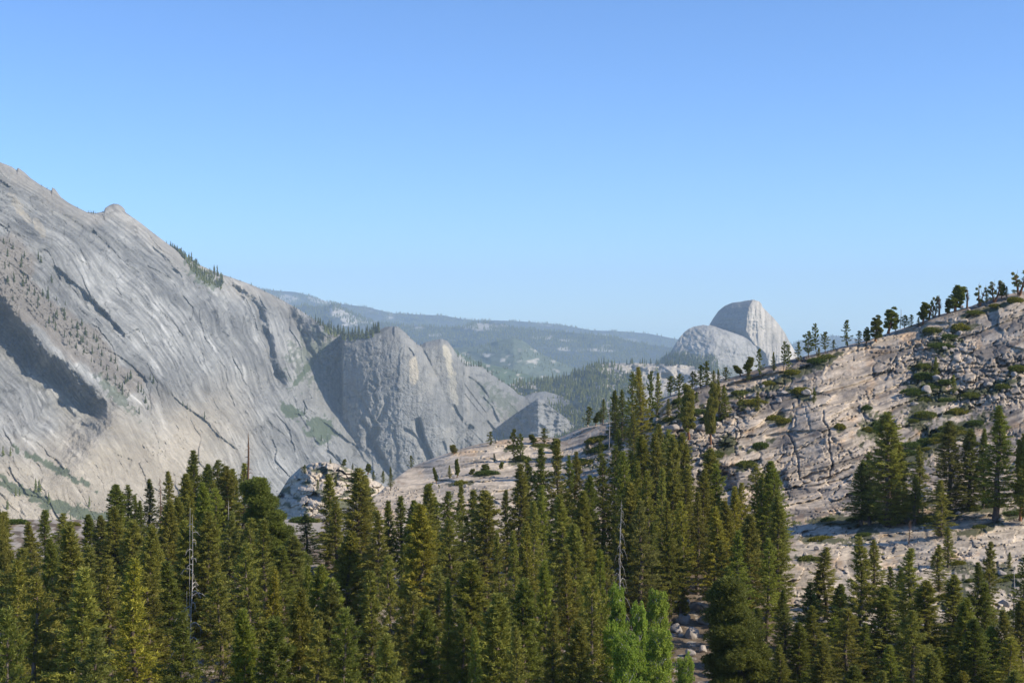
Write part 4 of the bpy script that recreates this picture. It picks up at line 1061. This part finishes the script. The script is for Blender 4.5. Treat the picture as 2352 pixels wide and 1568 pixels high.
# ---- trees standing on the hillside:  x, top y, foot y, width, kind, zone
HILL = """
1478 843 1050 56 lg C|1456 854 1050 44 ld C|1413 897 1010 34 ld C|1429 894 1010 38 ld C|1495 855 985 30 od C|1509 856 956 26 nl C|1540 863 905 32 od C|1452 948 1090 40 l C|1419 985 1060 30 nf C|1381 1007 1052 30 od C|1349 1009 1045 14 n C|
1609 839 891 28 od C|1623 830 889 28 od C|1650 848 875 10 n C|1668 843 872 24 od C|1717 819 857 30 kd C|1701 838 860 32 kd C|1720 843 872 16 nd C|1350 933 977 28 od C|1369 946 974 20 kd C|1381 940 972 18 od C|
1582 881 1009 48 kl C|1633 873 1028 44 kl C|1652 875 958 20 n C|1666 886 961 28 nf C|1535 915 958 14 n C|1600 900 925 18 nf C|
1746 800 861 22 od S|1777 808 853 14 n S|1799 784 846 20 od S|1812 792 847 20 od S|1858 760 817 30 od S|1876 743 813 20 od S|1896 762 808 24 od S|1916 780 803 16 od S|1881 797 828 12 n S|1946 734 794 26 od S|1973 759 790 22 od S|
2010 730 782 34 jd S|2040 711 761 40 jd S|2078 723 751 24 od S|2057 739 757 16 nd S|2120 695 739 28 jd S|2145 676 727 26 h S|2193 656 715 42 jd S|2250 648 697 30 h S|2284 641 688 36 h S|2341 618 672 44 h S|2312 657 680 14 nd S|2266 668 694 12 n S|
2110 728 744 12 n S|1250 983 1016 30 od B|1126 991 1022 22 od B|1180 985 1058 26 od B|1195 995 1058 24 od B|1276 1007 1040 34 kd B|1226 996 1018 26 kd B|945 1046 1076 14 od B|897 1072 1126 18 ld B|1003 1072 1109 14 kd B|1050 1052 1096 16 kd B|1033 1068 1098 12 n B|
1043 1021 1040 20 j B|1135 1040 1058 8 n B|1110 1066 1080 26 jd B|1080 1076 1088 18 jd B|1150 1060 1075 12 jf B|
2040 948 1205 84 l R|1979 1060 1200 66 ld R|1997 1037 1200 44 ld R|2062 1010 1195 52 lb R|2110 1023 1172 40 ol R|2181 968 1178 64 ly R|2161 1103 1232 52 ol R|2226 985 1172 50 ld R|2284 932 1190 76 lf R|2343 985 1192 40 kl R|2260 985 1170 40 ld R|2360 1010 1200 46 l R|
2100 1090 1200 44 ld R|1898 1257 1421 60 o L|1968 1231 1550 68 o L|2008 1239 1392 46 o L|2044 1301 1400 30 od L|2094 1261 1500 62 o L|2070 1308 1470 40 od L|2156 1250 1355 54 o L|2176 1209 1300 24 n L|1862 1337 1540 62 ld L|
1917 1418 1560 48 lf L|2030 1345 1560 82 l L|2125 1334 1560 96 lb L|2216 1374 1570 58 lf L|2271 1242 1440 36 ol L|2250 1290 1500 56 ld L|2318 1268 1302 16 n L|2187 1483 1620 60 lg L|2160 1487 1620 50 lf L|2322 1465 1640 84 lg L|2350 1275 1480 46 ld L|
2278 1440 1600 52 lf L|1849 1542 1640 40 f L|1990 1430 1600 60 ld L|2070 1440 1610 70 lb L|2345 1380 1560 50 l L|1835 1430 1580 60 ld L|1950 1400 1620 76 lb L|2100 1400 1640 80 l L|2240 1420 1620 76 ld L|1890 1470 1660 76 l L|2045 1480 1680 80 lf L|2300 1400 1600 70 l L|1800 1400 1560 60 ld L|2140 1500 1690 84 l L|2210 1540 1720 80 lg L|1960 1530 1720 84 ld L|2260 1340 1500 40 nd L|1785 1480 1640 70 l L|1870 1390 1570 70 lb L|2020 1540 1730 90 l L|2110 1560 1750 84 ld L|2330 1540 1720 84 l L|1930 1340 1500 50 ld L|2190 1320 1480 56 l L|1745 1395 1540 50 ld L|1880 1310 1420 26 nd L
"""
HILL += '|1590 852 893 22 od C|1640 850 880 20 n C|1835 785 826 20 od S|1990 755 786 20 jd S|2093 722 748 18 od S|2175 690 721 16 jd S|2300 655 682 20 jd S|1560 858 903 24 od C|1385 915 972 26 ld C|1560 900 960 26 od C|1700 900 950 22 od C|1740 900 945 20 n C|2150 820 870 16 nf C|1870 890 925 12 nd C|2190 860 905 18 nf C|'
ZN = {'C': ('conifers on the left shoulder of the hillside', 'on the left shoulder of the hill'), 'S': ('trees along the hill skyline', 'on the right skyline'),
      'B': ('small pines scattered on the granite bench', 'on the pale bench left of the hill'), 'R': ('conifers at the foot of the granite face', 'at right below the granite face'),
      'L': ('conifers around the lower right slabs', 'around the lower right slabs')}
hz = {}
for rec in HILL.replace('\n', '').split('|'):
    q = rec.split()
    if len(q) == 6: hz.setdefault(q[5], []).append((float(q[0]), float(q[1]), float(q[2]), float(q[3]), q[4]))
TREE_SPOTS = []
for z, lst in hz.items():
    lst.sort()
    for i, (x, y, yb, w, k) in enumerate(lst):
        fk = k[0] if k[0] in 'lonjhk' else 'n'; fk = 'p' if fk == 'o' and z in 'CSB' else fk; tk = TINTK.get(k[1] if len(k) > 1 else (k[0] if k[0] not in 'lonjhk' else 'l'), 'olive')
        D = float(near_base(x, yb)); gx, gy, gz = point(x, yb, D); tz = point(x, y, D)[2]; w = w * (1.15 if z == 'L' else 1)
        TREE_SPOTS.append((x, yb))
        key = fk + str(random.randrange({'l': 6, 'o': 4, 'n': 3, 'j': 3, 'h': 2, 'k': 2, 'p': 5}[fk]))
        form = {'l': 'dense pointed', 'o': 'open-branched', 'n': 'small thin', 'j': 'spreading', 'h': 'half-dead spiky', 'k': 'gnarled', 'p': 'rugged open'}[fk]
        nm, cat = {'j': ('juniper', 'juniper'), 'h': ('juniper', 'juniper'), 'k': ('juniper', 'juniper')}.get(fk, ('conifer', 'conifer'))
        lab = '%s %s %s, %s from left %s' % (form, tk, cat, ordinal(i), ZN[z][1])
        rz = random.uniform(0, 6.28)
        plant_tree(nm, cat, key, (gx, gy, gz - 0.5), tz - gz + 0.5, w * D / F * (1.5 if z in 'RL' else 1.15), tk, ZN[z][0], lab, rz)
for (x, y, yb, w, key, lab) in [(1400, 945, 1031, 12, 'snag_thin', 'thin bare snag standing at the left end of the hill'), (2158, 678, 727, 16, 'snag_spire', 'bare spire snag right of the dead juniper on the skyline'),
                                (2222, 659, 707, 16, 'snag_spire', 'two-pronged bare snag right of the big skyline juniper'), (2068, 708, 752, 10, 'snag_thin', 'leaning thin bare pole on the skyline between two pines'),
                                (2135, 700, 735, 18, 'snag_spire', 'stubby dead juniper trunk leaning on the skyline'), (2088, 1195, 1245, 26, 'snag_red', 'fallen brown dead top leaning below the right conifers'),
                                (1120, 1040, 1074, 6, 'snag_thin', 'thin leaning bare pole on the granite bench'), (2330, 1300, 1440, 20, 'snag_thin', 'thin grey bare tree at the lower right edge')]:
    D = float(near_base(x, yb)); gx, gy, gz = point(x, yb, D); tz = point(x, y, D)[2]
    plant_tree('dead_tree', 'dead tree', key, (gx, gy, gz - 0.3), tz - gz + 0.3, w * D / F, 'olive', None, lab, 2.0, 0.12 if 'lean' in lab else 0.0)

# ---- knoll trees
for i, (x, y, yb, w, k) in enumerate(sorted([(788, 1054, 1070, 16, 'j0'), (845, 1065, 1086, 20, 'j1'), (810, 1064, 1078, 12, 'o1'), (858, 1082, 1100, 12, 'o2'), (880, 1080, 1108, 14, 'o0'), (759, 1053, 1064, 12, 'n1'), (700, 1066, 1086, 12, 'n0'), (772, 1090, 1114, 10, 'n2'), (815, 1120, 1150, 30, 'o3'), (730, 1100, 1125, 10, 'n0')])):
    D = float(k_depth(np.array([x]), np.array([yb]), np.array([yb - float(interp(SKY_K, x))]))[0]); gx, gy, gz = point(x, yb, D); tz = point(x, y, D)[2]
    plant_tree('conifer', 'conifer', k, (gx, gy, gz - 0.5), tz - gz + 0.5, w * D / F, 'dark green', 'small trees on the fractured knoll', 'small dark tree, %s from left on the fractured granite knoll' % ordinal(i), x)

# ---- far trees: one mesh each, no parts at this size
def far_cone(rg, H, R, tiers=7, sides=7, base=0.05):
    V = []; Fc = []; n = 0
    for t in range(tiers):
        z0 = H * (base + (0.93 - base) * t / tiers); z1 = z0 + H * 1.5 / tiers; r = R * (1 - t / tiers) ** 0.7 * rg.uniform(0.75, 1.15)
        V.append((rg.normal(0, 0.1), rg.normal(0, 0.1), min(z1, H)))
        for s in range(sides):
            a_ = 6.283 * s / sides + rg.uniform(-0.3, 0.3); q = r * rg.uniform(0.5, 1.25)
            V.append((math.cos(a_) * q, math.sin(a_) * q, z0 + rg.normal(0, H * 0.02)))
        for s in range(sides):
            Fc.append((n, n + 1 + s, n + 1 + (s + 1) % sides))
        n += sides + 1
    V.append((0, 0, -1.0)); V.append((R * 0.12, 0, -1)); V.append((0, 0, H * 0.4)); Fc.append((n, n + 1, n + 2))
    return np.array(V), np.array(Fc)
FAR_ME = []
for i in range(5):
    rg = np.random.default_rng(900 + i); V, Fc = far_cone(rg, 20, 3.4 if i < 3 else 4.6, 9, 8)
    FAR_ME.append(mesh_from('far_conifer', V, Fc, M_NEEDLE, np.full((len(V), 3), 0.25) + rg.uniform(-0.1, 0.2, (len(V), 1)), smooth=False))
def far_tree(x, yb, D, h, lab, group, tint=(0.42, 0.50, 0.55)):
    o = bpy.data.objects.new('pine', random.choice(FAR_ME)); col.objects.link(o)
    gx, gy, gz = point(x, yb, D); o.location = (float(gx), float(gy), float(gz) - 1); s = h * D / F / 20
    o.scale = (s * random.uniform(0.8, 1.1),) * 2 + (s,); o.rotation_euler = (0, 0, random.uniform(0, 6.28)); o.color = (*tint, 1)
    o['label'] = lab; o['category'] = 'pine'; o['group'] = group
def mD(x, y):
    x = np.array([float(x)]); y = np.array([float(y)])
    return float(m_depth(x, y, y - interp(SKY_M, x))[0])
def far_row(xs_, hs, off, group, phrase):
    for i, (x, h, o_) in enumerate(sorted(zip(xs_, hs, off))):
        yb = float(interp(SKY_M, x)) + o_
        far_tree(x, yb, mD(x, yb), h, 'tiny dark pine, %s from left %s' % (ordinal(i), phrase), group)
rg = np.random.default_rng(44)
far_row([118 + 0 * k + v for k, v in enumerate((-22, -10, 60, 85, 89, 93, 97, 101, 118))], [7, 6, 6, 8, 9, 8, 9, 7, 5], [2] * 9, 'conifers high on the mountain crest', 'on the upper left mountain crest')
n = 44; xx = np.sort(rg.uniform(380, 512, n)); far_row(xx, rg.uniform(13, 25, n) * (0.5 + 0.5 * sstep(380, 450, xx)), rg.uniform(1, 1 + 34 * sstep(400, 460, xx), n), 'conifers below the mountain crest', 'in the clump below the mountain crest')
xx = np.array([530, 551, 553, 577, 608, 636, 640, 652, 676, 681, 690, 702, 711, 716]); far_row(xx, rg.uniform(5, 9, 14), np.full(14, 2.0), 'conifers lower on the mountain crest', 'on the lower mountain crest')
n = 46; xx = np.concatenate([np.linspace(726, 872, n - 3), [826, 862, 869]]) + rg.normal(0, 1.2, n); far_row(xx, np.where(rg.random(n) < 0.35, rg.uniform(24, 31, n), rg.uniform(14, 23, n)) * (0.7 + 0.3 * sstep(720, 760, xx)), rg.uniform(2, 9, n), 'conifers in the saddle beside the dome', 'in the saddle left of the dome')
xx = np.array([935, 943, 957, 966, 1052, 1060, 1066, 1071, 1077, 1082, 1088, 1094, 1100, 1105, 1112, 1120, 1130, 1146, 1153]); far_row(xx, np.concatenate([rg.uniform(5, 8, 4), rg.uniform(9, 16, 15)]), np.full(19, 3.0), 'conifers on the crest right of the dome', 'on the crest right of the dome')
LEDGE = [(8, 560), (22, 556), (30, 570), (50, 600), (56, 590), (88, 596), (94, 603), (60, 650), (118, 650), (110, 672), (130, 690), (30, 690), (150, 700), (165, 740), (176, 752), (188, 748), (196, 770), (216, 778), (222, 785), (148, 770), (160, 790), (175, 800), (200, 812), (210, 830), (232, 840), (245, 850), (247, 872), (262, 868), (265, 882), (275, 890), (288, 880),
         (282, 905), (296, 910), (330, 905), (334, 925), (340, 940), (345, 872), (352, 880), (420, 932), (430, 940), (470, 962), (700, 950), (720, 990), (738, 1012), (255, 830), (270, 850), (300, 870), (88, 690), (70, 700)]
for k in range(52):
    q = rg.random(); x_ = 10 + 330 * q + rg.normal(0, 8); y_ = 585 + 330 * q ** 0.9 + (rg.normal(0, 10) if rg.random() < 0.6 else rg.uniform(-5, 60)); LEDGE.append((float(x_), float(y_)))
for i, (x, y) in enumerate(sorted(LEDGE)):
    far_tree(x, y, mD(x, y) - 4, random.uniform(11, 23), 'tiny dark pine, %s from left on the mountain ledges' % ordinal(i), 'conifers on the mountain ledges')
for i, (x, y, h) in enumerate(sorted([(82, 1129, 34), (90, 1128, 31), (36, 1137, 22), (45, 1138, 20), (17, 1168, 24), (112, 1156, 30), (205, 1163, 28), (111, 1186, 24), (162, 1198, 22), (24, 1046, 24), (7, 1046, 26), (185, 1205, 24), (196, 1212, 26)])):
    far_tree(x, y, mD(x, y) - 6, h, 'small dark pine, %s from left on the tan slope at left' % ordinal(i), 'conifers on the tan slope', (0.8, 0.9, 0.85))
def rD(x, y):
    x = np.array([float(x)]); y = np.array([float(y)])
    return float(r_depth(x, y, y - interp(SKY_R, x))[0])
xx = np.sort(np.concatenate([rg.uniform(1335, 1480, 18), rg.uniform(1480, 1640, 34)]))
for i, x in enumerate(xx):
    yb = float(interp(SKY_R, x)) + rg.uniform(1, 4)
    far_tree(x, yb, rD(x, yb), rg.uniform(9, 17) * (1.35 if x > 1530 else 1), 'tiny pine, %s from left on the crest below the split dome' % ordinal(i), 'conifers on the wooded ridge crest')

def wood(name, label, n, pick, hpx, seed, tone=0.25, spread=0.22):
    rg = np.random.default_rng(seed); X, Y, D = pick(rg, n); n = len(X)
    px, py, pz = point(X, Y, D); h = rg.uniform(0.6, 1.25, n) * hpx * D / F
    V = []; S = 5; T = 3
    rows_ = []
    for t in range(T):
        z0 = h * (0.02 + 0.28 * t); z1 = np.minimum(z0 + h * 0.5, h); r = h * spread * (1 - 0.27 * t)
        V.append(np.stack([px, py, pz + z1], 1))
        for s in range(S):
            a_ = 6.283 * s / S + rg.uniform(0, 0.8, n); q = r * rg.uniform(0.6, 1.2, n)
            V.append(np.stack([px + np.cos(a_) * q, py + np.sin(a_) * q, pz + z0 - 0.04 * h], 1))
    V = np.stack(V, 1); m = V.shape[1]
    f = []
    for t in range(T):
        o = t * (S + 1)
        for s in range(S): f.append((o, o + 1 + s, o + 1 + (s + 1) % S))
    f = np.array(f)[None] + (np.arange(n) * m)[:, None, None]
    C = np.repeat(np.clip(rg.normal(tone, 0.10, n), 0, 1), m)[:, None] * np.ones(3)
    me = mesh_from(name, V.reshape(-1, 3), f.reshape(-1, 3), M_NEEDLE, C, smooth=False)
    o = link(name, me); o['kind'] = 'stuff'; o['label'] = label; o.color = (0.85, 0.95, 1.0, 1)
def pick_ridge(rg, n):
    X = rg.uniform(1085, 1560, n); t = rg.random(n) ** 1.0; Y = interp(SKY_R, X) + t * (150 + 0 * X)
    keep = (fbm(X / 26, Y / 10, 3, 5) > -0.25 + 0.5 * sstep(1370, 1480, X)) & (rg.random(n) < 1 - 0.85 * sstep(1420, 1500, X))
    X, Y = X[keep], Y[keep]; return X, Y, r_depth(X, Y, Y - interp(SKY_R, X)) - 4
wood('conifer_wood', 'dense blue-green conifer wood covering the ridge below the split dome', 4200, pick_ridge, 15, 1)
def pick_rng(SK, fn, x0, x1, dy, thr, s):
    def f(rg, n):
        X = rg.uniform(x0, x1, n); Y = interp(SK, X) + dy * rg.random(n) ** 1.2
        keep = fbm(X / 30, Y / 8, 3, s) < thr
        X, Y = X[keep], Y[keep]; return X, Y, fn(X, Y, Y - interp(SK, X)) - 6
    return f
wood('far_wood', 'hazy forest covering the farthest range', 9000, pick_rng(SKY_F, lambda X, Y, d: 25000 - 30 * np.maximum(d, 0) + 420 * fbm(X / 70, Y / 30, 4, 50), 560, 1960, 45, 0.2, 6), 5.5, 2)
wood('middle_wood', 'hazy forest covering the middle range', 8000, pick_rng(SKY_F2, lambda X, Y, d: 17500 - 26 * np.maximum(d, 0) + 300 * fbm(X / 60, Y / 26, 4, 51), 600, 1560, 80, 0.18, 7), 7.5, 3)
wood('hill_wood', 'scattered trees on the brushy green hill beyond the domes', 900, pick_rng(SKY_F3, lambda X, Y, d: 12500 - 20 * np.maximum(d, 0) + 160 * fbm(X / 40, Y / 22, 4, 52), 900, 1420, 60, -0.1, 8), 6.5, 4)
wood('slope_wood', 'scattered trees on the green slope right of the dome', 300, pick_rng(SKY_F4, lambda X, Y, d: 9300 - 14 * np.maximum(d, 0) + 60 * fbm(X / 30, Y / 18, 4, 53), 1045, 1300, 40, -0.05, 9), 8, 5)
def pick_dome(rg, n):
    X = rg.uniform(1515, 1650, n); Y = 838 + rg.uniform(-24, 22, n) + 0.1 * (X - 1560)
    Y = np.maximum(Y, interp(SKY_H, X) + 1.5); return X, Y, h_depth(X, Y, Y - interp(SKY_H, X)) - 6
wood('dome_wood', 'fringe of conifers at the foot of the dome shoulder', 420, pick_dome, 11, 6)
def pick_m(rg, n):
    X = rg.uniform(690, 880, n); Y = interp(SKY_M, X) + rg.uniform(1, 16, n)
    keep = (X > 745) & (X < 860); X, Y = X[keep], Y[keep]; return X, Y, m_depth(X, Y, Y - interp(SKY_M, X))
def pick_c(rg, n):
    X = rg.uniform(405, 512, n); Y = interp(SKY_M, X) + rg.uniform(3, 40, n) * sstep(400, 470, X); return X, Y, m_depth(X, Y, Y - interp(SKY_M, X)) - 3
wood('crest_brush', 'low dark trees between the conifers below the mountain crest', 190, pick_c, 11, 8)
wood('saddle_brush', 'low dark trees filling the saddle under the taller conifers', 160, pick_m, 12, 7)

# ---- brush mats
BR = []
for i in range(5):
    rg = np.random.default_rng(700 + i); n = 900
    q = rg.normal(0, 1, (n, 3)); q /= np.linalg.norm(q, axis=1)[:, None]; q[:, 2] = np.abs(q[:, 2])
    lump = 1 + 0.35 * noise(q[:, 0] * 2.2 + i * 7, q[:, 1] * 2.2, 3)
    P = q * (lump * rg.uniform(0.75, 1.0, n))[:, None] * np.array((2.4, 1.7, 0.75))
    BR.append(tuft_mesh('brush', P, q * 0.6 + np.array((0, 0, 0.7)), np.clip(rg.normal(0.5, 0.2, n), 0, 1), M_BRUSH, rg, per=4, ln=(0.16, 0.34), wd=0.6, spread=0.8))
def bush(x, y, wpx, hpx, lab, group, tint):
    D = float(near_depth(np.array([float(x)]), np.array([float(y)]), np.array([30.0]))[0])
    p = np.array(point(x, y, D)); e1 = np.array(point(x + 6, y, float(near_base(x + 6, y)))) - np.array(point(x - 6, y, float(near_base(x - 6, y))))
    e2 = np.array(point(x, y - 6, float(near_base(x, y - 6)))) - np.array(point(x, y + 6, float(near_base(x, y + 6))))
    nrm = Vector(np.cross(e1, e2)); nrm.normalize()
    nrm = (nrm + Vector((0, 0, 0.8))).normalized()
    o = bpy.data.objects.new('shrub', random.choice(BR)); col.objects.link(o)
    s = wpx * D / F / 4.8
    ax = Vector((1, 0, float(e1[2] / max(e1[0], 1e-3)))).normalized(); ay = nrm.cross(ax).normalized(); az = ax.cross(ay)
    M = Matrix((ax, ay, az)).transposed().to_4x4()
    o.matrix_world = Matrix.Translation(Vector(p.tolist())) @ M @ Matrix.Diagonal((s, s * 0.9, max(0.5, hpx * D / F / 0.9), 1))
    o.color = (*tint, 1); o['label'] = lab; o['category'] = 'shrub'; o['group'] = group
bl = []
rb = np.random.default_rng(5)
for k, (x, y, rx, ry, an) in enumerate(VEGPATCH):
    n = max(1, int(rx * ry / 420)); n = min(n, 7)
    for j in range(n):
        t = (j + 0.5) / n * 2 - 1; q = rb.normal(0, 0.25)
        c_, s_ = math.cos(math.radians(an)), math.sin(math.radians(an))
        u, v = t * rx * 0.75, q * ry
        bl.append((x + u * c_ - v * s_, y + u * s_ + v * c_, min(rx * 1.7, 30 + rb.uniform(0, 32)), rb.uniform(6, 12)))
bl = [b_ for b_ in bl if b_[1] > float(interp(SKY_N, b_[0])) + 3 and b_[0] < 2400]
zb = {}
for b_ in bl:
    z = ('on the left shoulder of the hill' if b_[0] < 1700 else 'high on the granite face' if b_[0] < 2040 and b_[1] < 1150 else 'in the upper right gully' if b_[1] < 1060 else 'below the right conifers' if b_[1] < 1260 else 'around the lower right slabs')
    if b_[0] < 1320: z = 'on the pale bench'
    zb.setdefault(z, []).append(b_)
for z, lst in zb.items():
    lst.sort()
    for i, (x, y, w, h) in enumerate(lst):
        g_ = random.random()
        tn, tint = ('dark green', (0.62, 0.78, 0.8)) if g_ < 0.4 else (('olive green', (1, 1, 1)) if g_ < 0.8 else ('yellow green', (1.35, 1.15, 0.8)))
        bush(x, y, w, h, 'low %s shrub, %s from left %s' % (tn, ordinal(i), z), 'shrubs ' + z, tint)

# ---- boulders
M_STONE = rock_mat('boulder_granite', 1.2, 0.8, 0.12, 0.3)
BO = []
def ico(sub=3):
    import bmesh
    bm = bmesh.new(); bmesh.ops.create_icosphere(bm, subdivisions=sub, radius=1.0)
    V = np.array([v.co[:] for v in bm.verts]); Fc = np.array([[v.index for v in f.verts] for f in bm.faces]); bm.free(); return V, Fc
for i in range(6):
    rg = np.random.default_rng(800 + i); V, Fc = ico(4 if i == 0 else 3)
    for k in range(13):
        d = rg.normal(0, 1, 3); d /= np.linalg.norm(d); c = rg.uniform(0.50, 0.78)
        s = V @ d; V = V - np.maximum(s - c, 0)[:, None] * d * 0.92
    V = V * (1 + 0.06 * noise(V[:, 0] * 3 + i * 5, V[:, 1] * 3 + V[:, 2] * 2, i))[:, None]
    V *= np.array((1, rg.uniform(0.75, 1.0), rg.uniform(0.6, 0.85)))
    C = np.array((0.34, 0.30, 0.26)) * (1 + 0.15 * noise(V[:, 0] * 4, V[:, 2] * 5, i + 20))[:, None]
    BO.append(mesh_from('boulder', V, Fc, M_STONE, C))
def boulder(x, y, w, lab, group, k=None):
    D = float(near_depth(np.array([float(x)]), np.array([float(y)]), np.array([30.0]))[0]); p = point(x, y, D)
    o = bpy.data.objects.new('boulder', BO[k if k is not None else random.randrange(6)]); col.objects.link(o)
    s = w * D / F / 2 * 0.85
    o.location = (float(p[0]), float(p[1]), float(p[2]) + s * 0.26); o.scale = (s, s, s * random.uniform(0.85, 1.15)); o.rotation_euler = (random.uniform(-0.25, 0.25), random.uniform(-0.25, 0.25), random.uniform(0, 6.28))
    o['label'] = lab; o['category'] = 'boulder'; o['group'] = group
BOULD = {'on the tan bench': [(1134, 1096, 12), (1116, 1120, 14), (1104, 1126, 14), (1068, 1118, 16), (1072, 1129, 12), (1094, 1106, 8), (1056, 1106, 6), (1000, 1122, 26), (985, 1128, 14), (952, 1131, 12), (911, 1128, 12), (890, 1142, 10), (905, 1136, 7), (925, 1140, 7), (1044, 1126, 8), (1126, 1101, 6), (930, 1150, 8), (868, 1150, 8), (1140, 1015, 9), (1168, 1012, 6), (1098, 1070, 8),
                               (1045, 1150, 10), (960, 1160, 8), (1020, 1160, 7), (1080, 1150, 8)],
         'among the back rocks of the bench': [(1354, 1044, 14), (1338, 1056, 16), (1326, 1064, 12), (1372, 1052, 10), (1346, 1070, 10), (1322, 1050, 10), (1300, 1054, 8), (1398, 1046, 22), (1414, 1050, 18), (1350, 978, 8), (1390, 1058, 10), (1432, 998, 10)],
         'on the left shoulder of the hill': [(1768, 874, 20), (1847, 874, 24), (1752, 890, 14), (1800, 905, 30), (1735, 912, 26), (1720, 925, 24), (1690, 935, 16), (1706, 895, 12), (1675, 925, 12), (1823, 893, 26), (1850, 905, 30), (1868, 915, 22), (1790, 922, 22), (1660, 945, 14), (1640, 920, 14), (1620, 935, 12), (1590, 955, 12), (1570, 972, 14), (1648, 975, 20), (1668, 990, 14), (1615, 985, 40), (1545, 990, 46), (1580, 1000, 40), (1520, 985, 26),
                                              (1690, 960, 20), (1655, 1010, 14), (1700, 985, 12), (1560, 940, 10), (1600, 948, 9), (1550, 970, 16), (1585, 975, 18), (1535, 960, 12), (1508, 966, 10)],
         'in the upper right gully': [(2112, 756, 14), (2180, 768, 14), (2160, 778, 18), (2205, 768, 20), (2145, 790, 12), (2170, 800, 18), (2130, 785, 12), (2148, 815, 14), (2100, 790, 10), (2120, 800, 14), (2090, 812, 10), (2195, 790, 14), (2215, 806, 22), (2235, 800, 16), (2180, 850, 24), (2200, 862, 20), (2150, 870, 30), (2130, 900, 34), (2210, 892, 18), (2190, 905, 26), (2270, 885, 26), (2255, 878, 18), (2300, 872, 16), (2330, 862, 20), (2240, 870, 24),
                                      (2210, 706, 14), (2225, 712, 12), (2240, 706, 16), (2190, 722, 8), (2250, 700, 18), (2075, 872, 20), (2100, 930, 26), (2060, 920, 20), (2085, 950, 16), (2285, 860, 16), (2225, 835, 20)],
         'around the lower right slabs': [(2232, 1276, 18), (2262, 1283, 12), (2090, 1255, 18), (2110, 1262, 16), (1875, 1262, 22), (1895, 1270, 20), (1850, 1278, 26), (1900, 1252, 14), (2306, 1390, 44), (2335, 1370, 24), (2250, 1400, 20), (2225, 1415, 22), (2290, 1425, 26), (1895, 1432, 20), (1830, 1470, 14), (1800, 1462, 14), (1880, 1460, 16), (2130, 1285, 14), (2280, 1182, 14), (2300, 1184, 12), (2200, 1180, 16), (1975, 1425, 20), (2060, 1252, 14), (2240, 1300, 16), (2300, 1320, 30), (1930, 1470, 16)],
         'in the outcrop right of the aspens': [(1600, 1400, 50), (1572, 1428, 60), (1590, 1462, 66), (1620, 1430, 40), (1560, 1395, 34), (1635, 1405, 34), (1585, 1505, 40), (1615, 1495, 34), (1520, 1362, 28), (1575, 1385, 36), (1612, 1378, 30), (1555, 1450, 40)]}
for z, lst in BOULD.items():
    lst.sort()
    for i, (x, y, w) in enumerate(lst):
        boulder(x, y, w, '%s granite boulder, %s from left %s' % ('large grey' if w >= 24 else ('middling pale' if w >= 14 else 'small pale'), ordinal(i), z), 'boulders ' + z)
# loose stones in the forest gaps and on the bench
def pebbles():
    rg = np.random.default_rng(3); V0, F0 = ico(1); Vs = []; Fs = []; n = 0; Cs = []
    zones = [(870, 1010, 1120, 1190, 260), (1300, 1440, 1030, 1080, 120), (1500, 1720, 920, 1000, 90), (2060, 2340, 760, 930, 130), (1850, 2340, 1230, 1320, 120), (880, 1300, 1120, 1230, 150)]
    for (x0, x1, y0, y1, m) in zones:
        for k in range(m):
            x, y = rg.uniform(x0, x1), rg.uniform(y0, y1)
            if y < float(interp(SKY_N, x)) + 4: continue
            D = float(near_depth(np.array([x]), np.array([y]), np.array([30.0]))[0]); p = np.array(point(x, y, D)); s = rg.uniform(0.12, 0.5)
            Vs.append(V0 * s * rg.uniform(0.6, 1.1, 3) * (1 + rg.normal(0, 0.12, (len(V0), 1))) + p + (0, 0, s * 0.3)); Fs.append(F0 + n); n += len(V0)
            Cs.append(np.repeat((np.array((0.40, 0.35, 0.29)) * rg.uniform(0.7, 1.1))[None], len(V0), 0))
    o = link('loose_stones', mesh_from('loose_stones', np.concatenate(Vs), np.concatenate(Fs), M_STONE, np.concatenate(Cs), smooth=False)); o['kind'] = 'stuff'
    o['label'] = 'loose pale stones strewn over slabs and gully'
pebbles()
#TREES_END

# ------------------------------------------------------------------ haze
def haze():
    me = bpy.data.meshes.new('haze')
    x0, x1, y0, y1, z0, z1 = -33500, 33500, -6500, 33500, -1400, 1250
    v = [(x, y, z) for z in (z0, z1) for y in (y0, y1) for x in (x0, x1)]
    me.from_pydata(v, [], [(0, 2, 3, 1), (4, 5, 7, 6), (0, 1, 5, 4), (2, 6, 7, 3), (0, 4, 6, 2), (1, 3, 7, 5)])
    m, nt, N = new_mat('air'); out = N('ShaderNodeOutputMaterial'); pv = N('ShaderNodeVolumePrincipled')
    pv.inputs['Color'].default_value = (0.62, 0.82, 1.0, 1); pv.inputs['Density'].default_value = 0.000036
    pv.inputs['Anisotropy'].default_value = 0.0
    nt.links.new(pv.outputs[0], out.inputs['Volume'])
    me.materials.append(m)
    o = link('haze', me); o['kind'] = 'stuff'
haze()
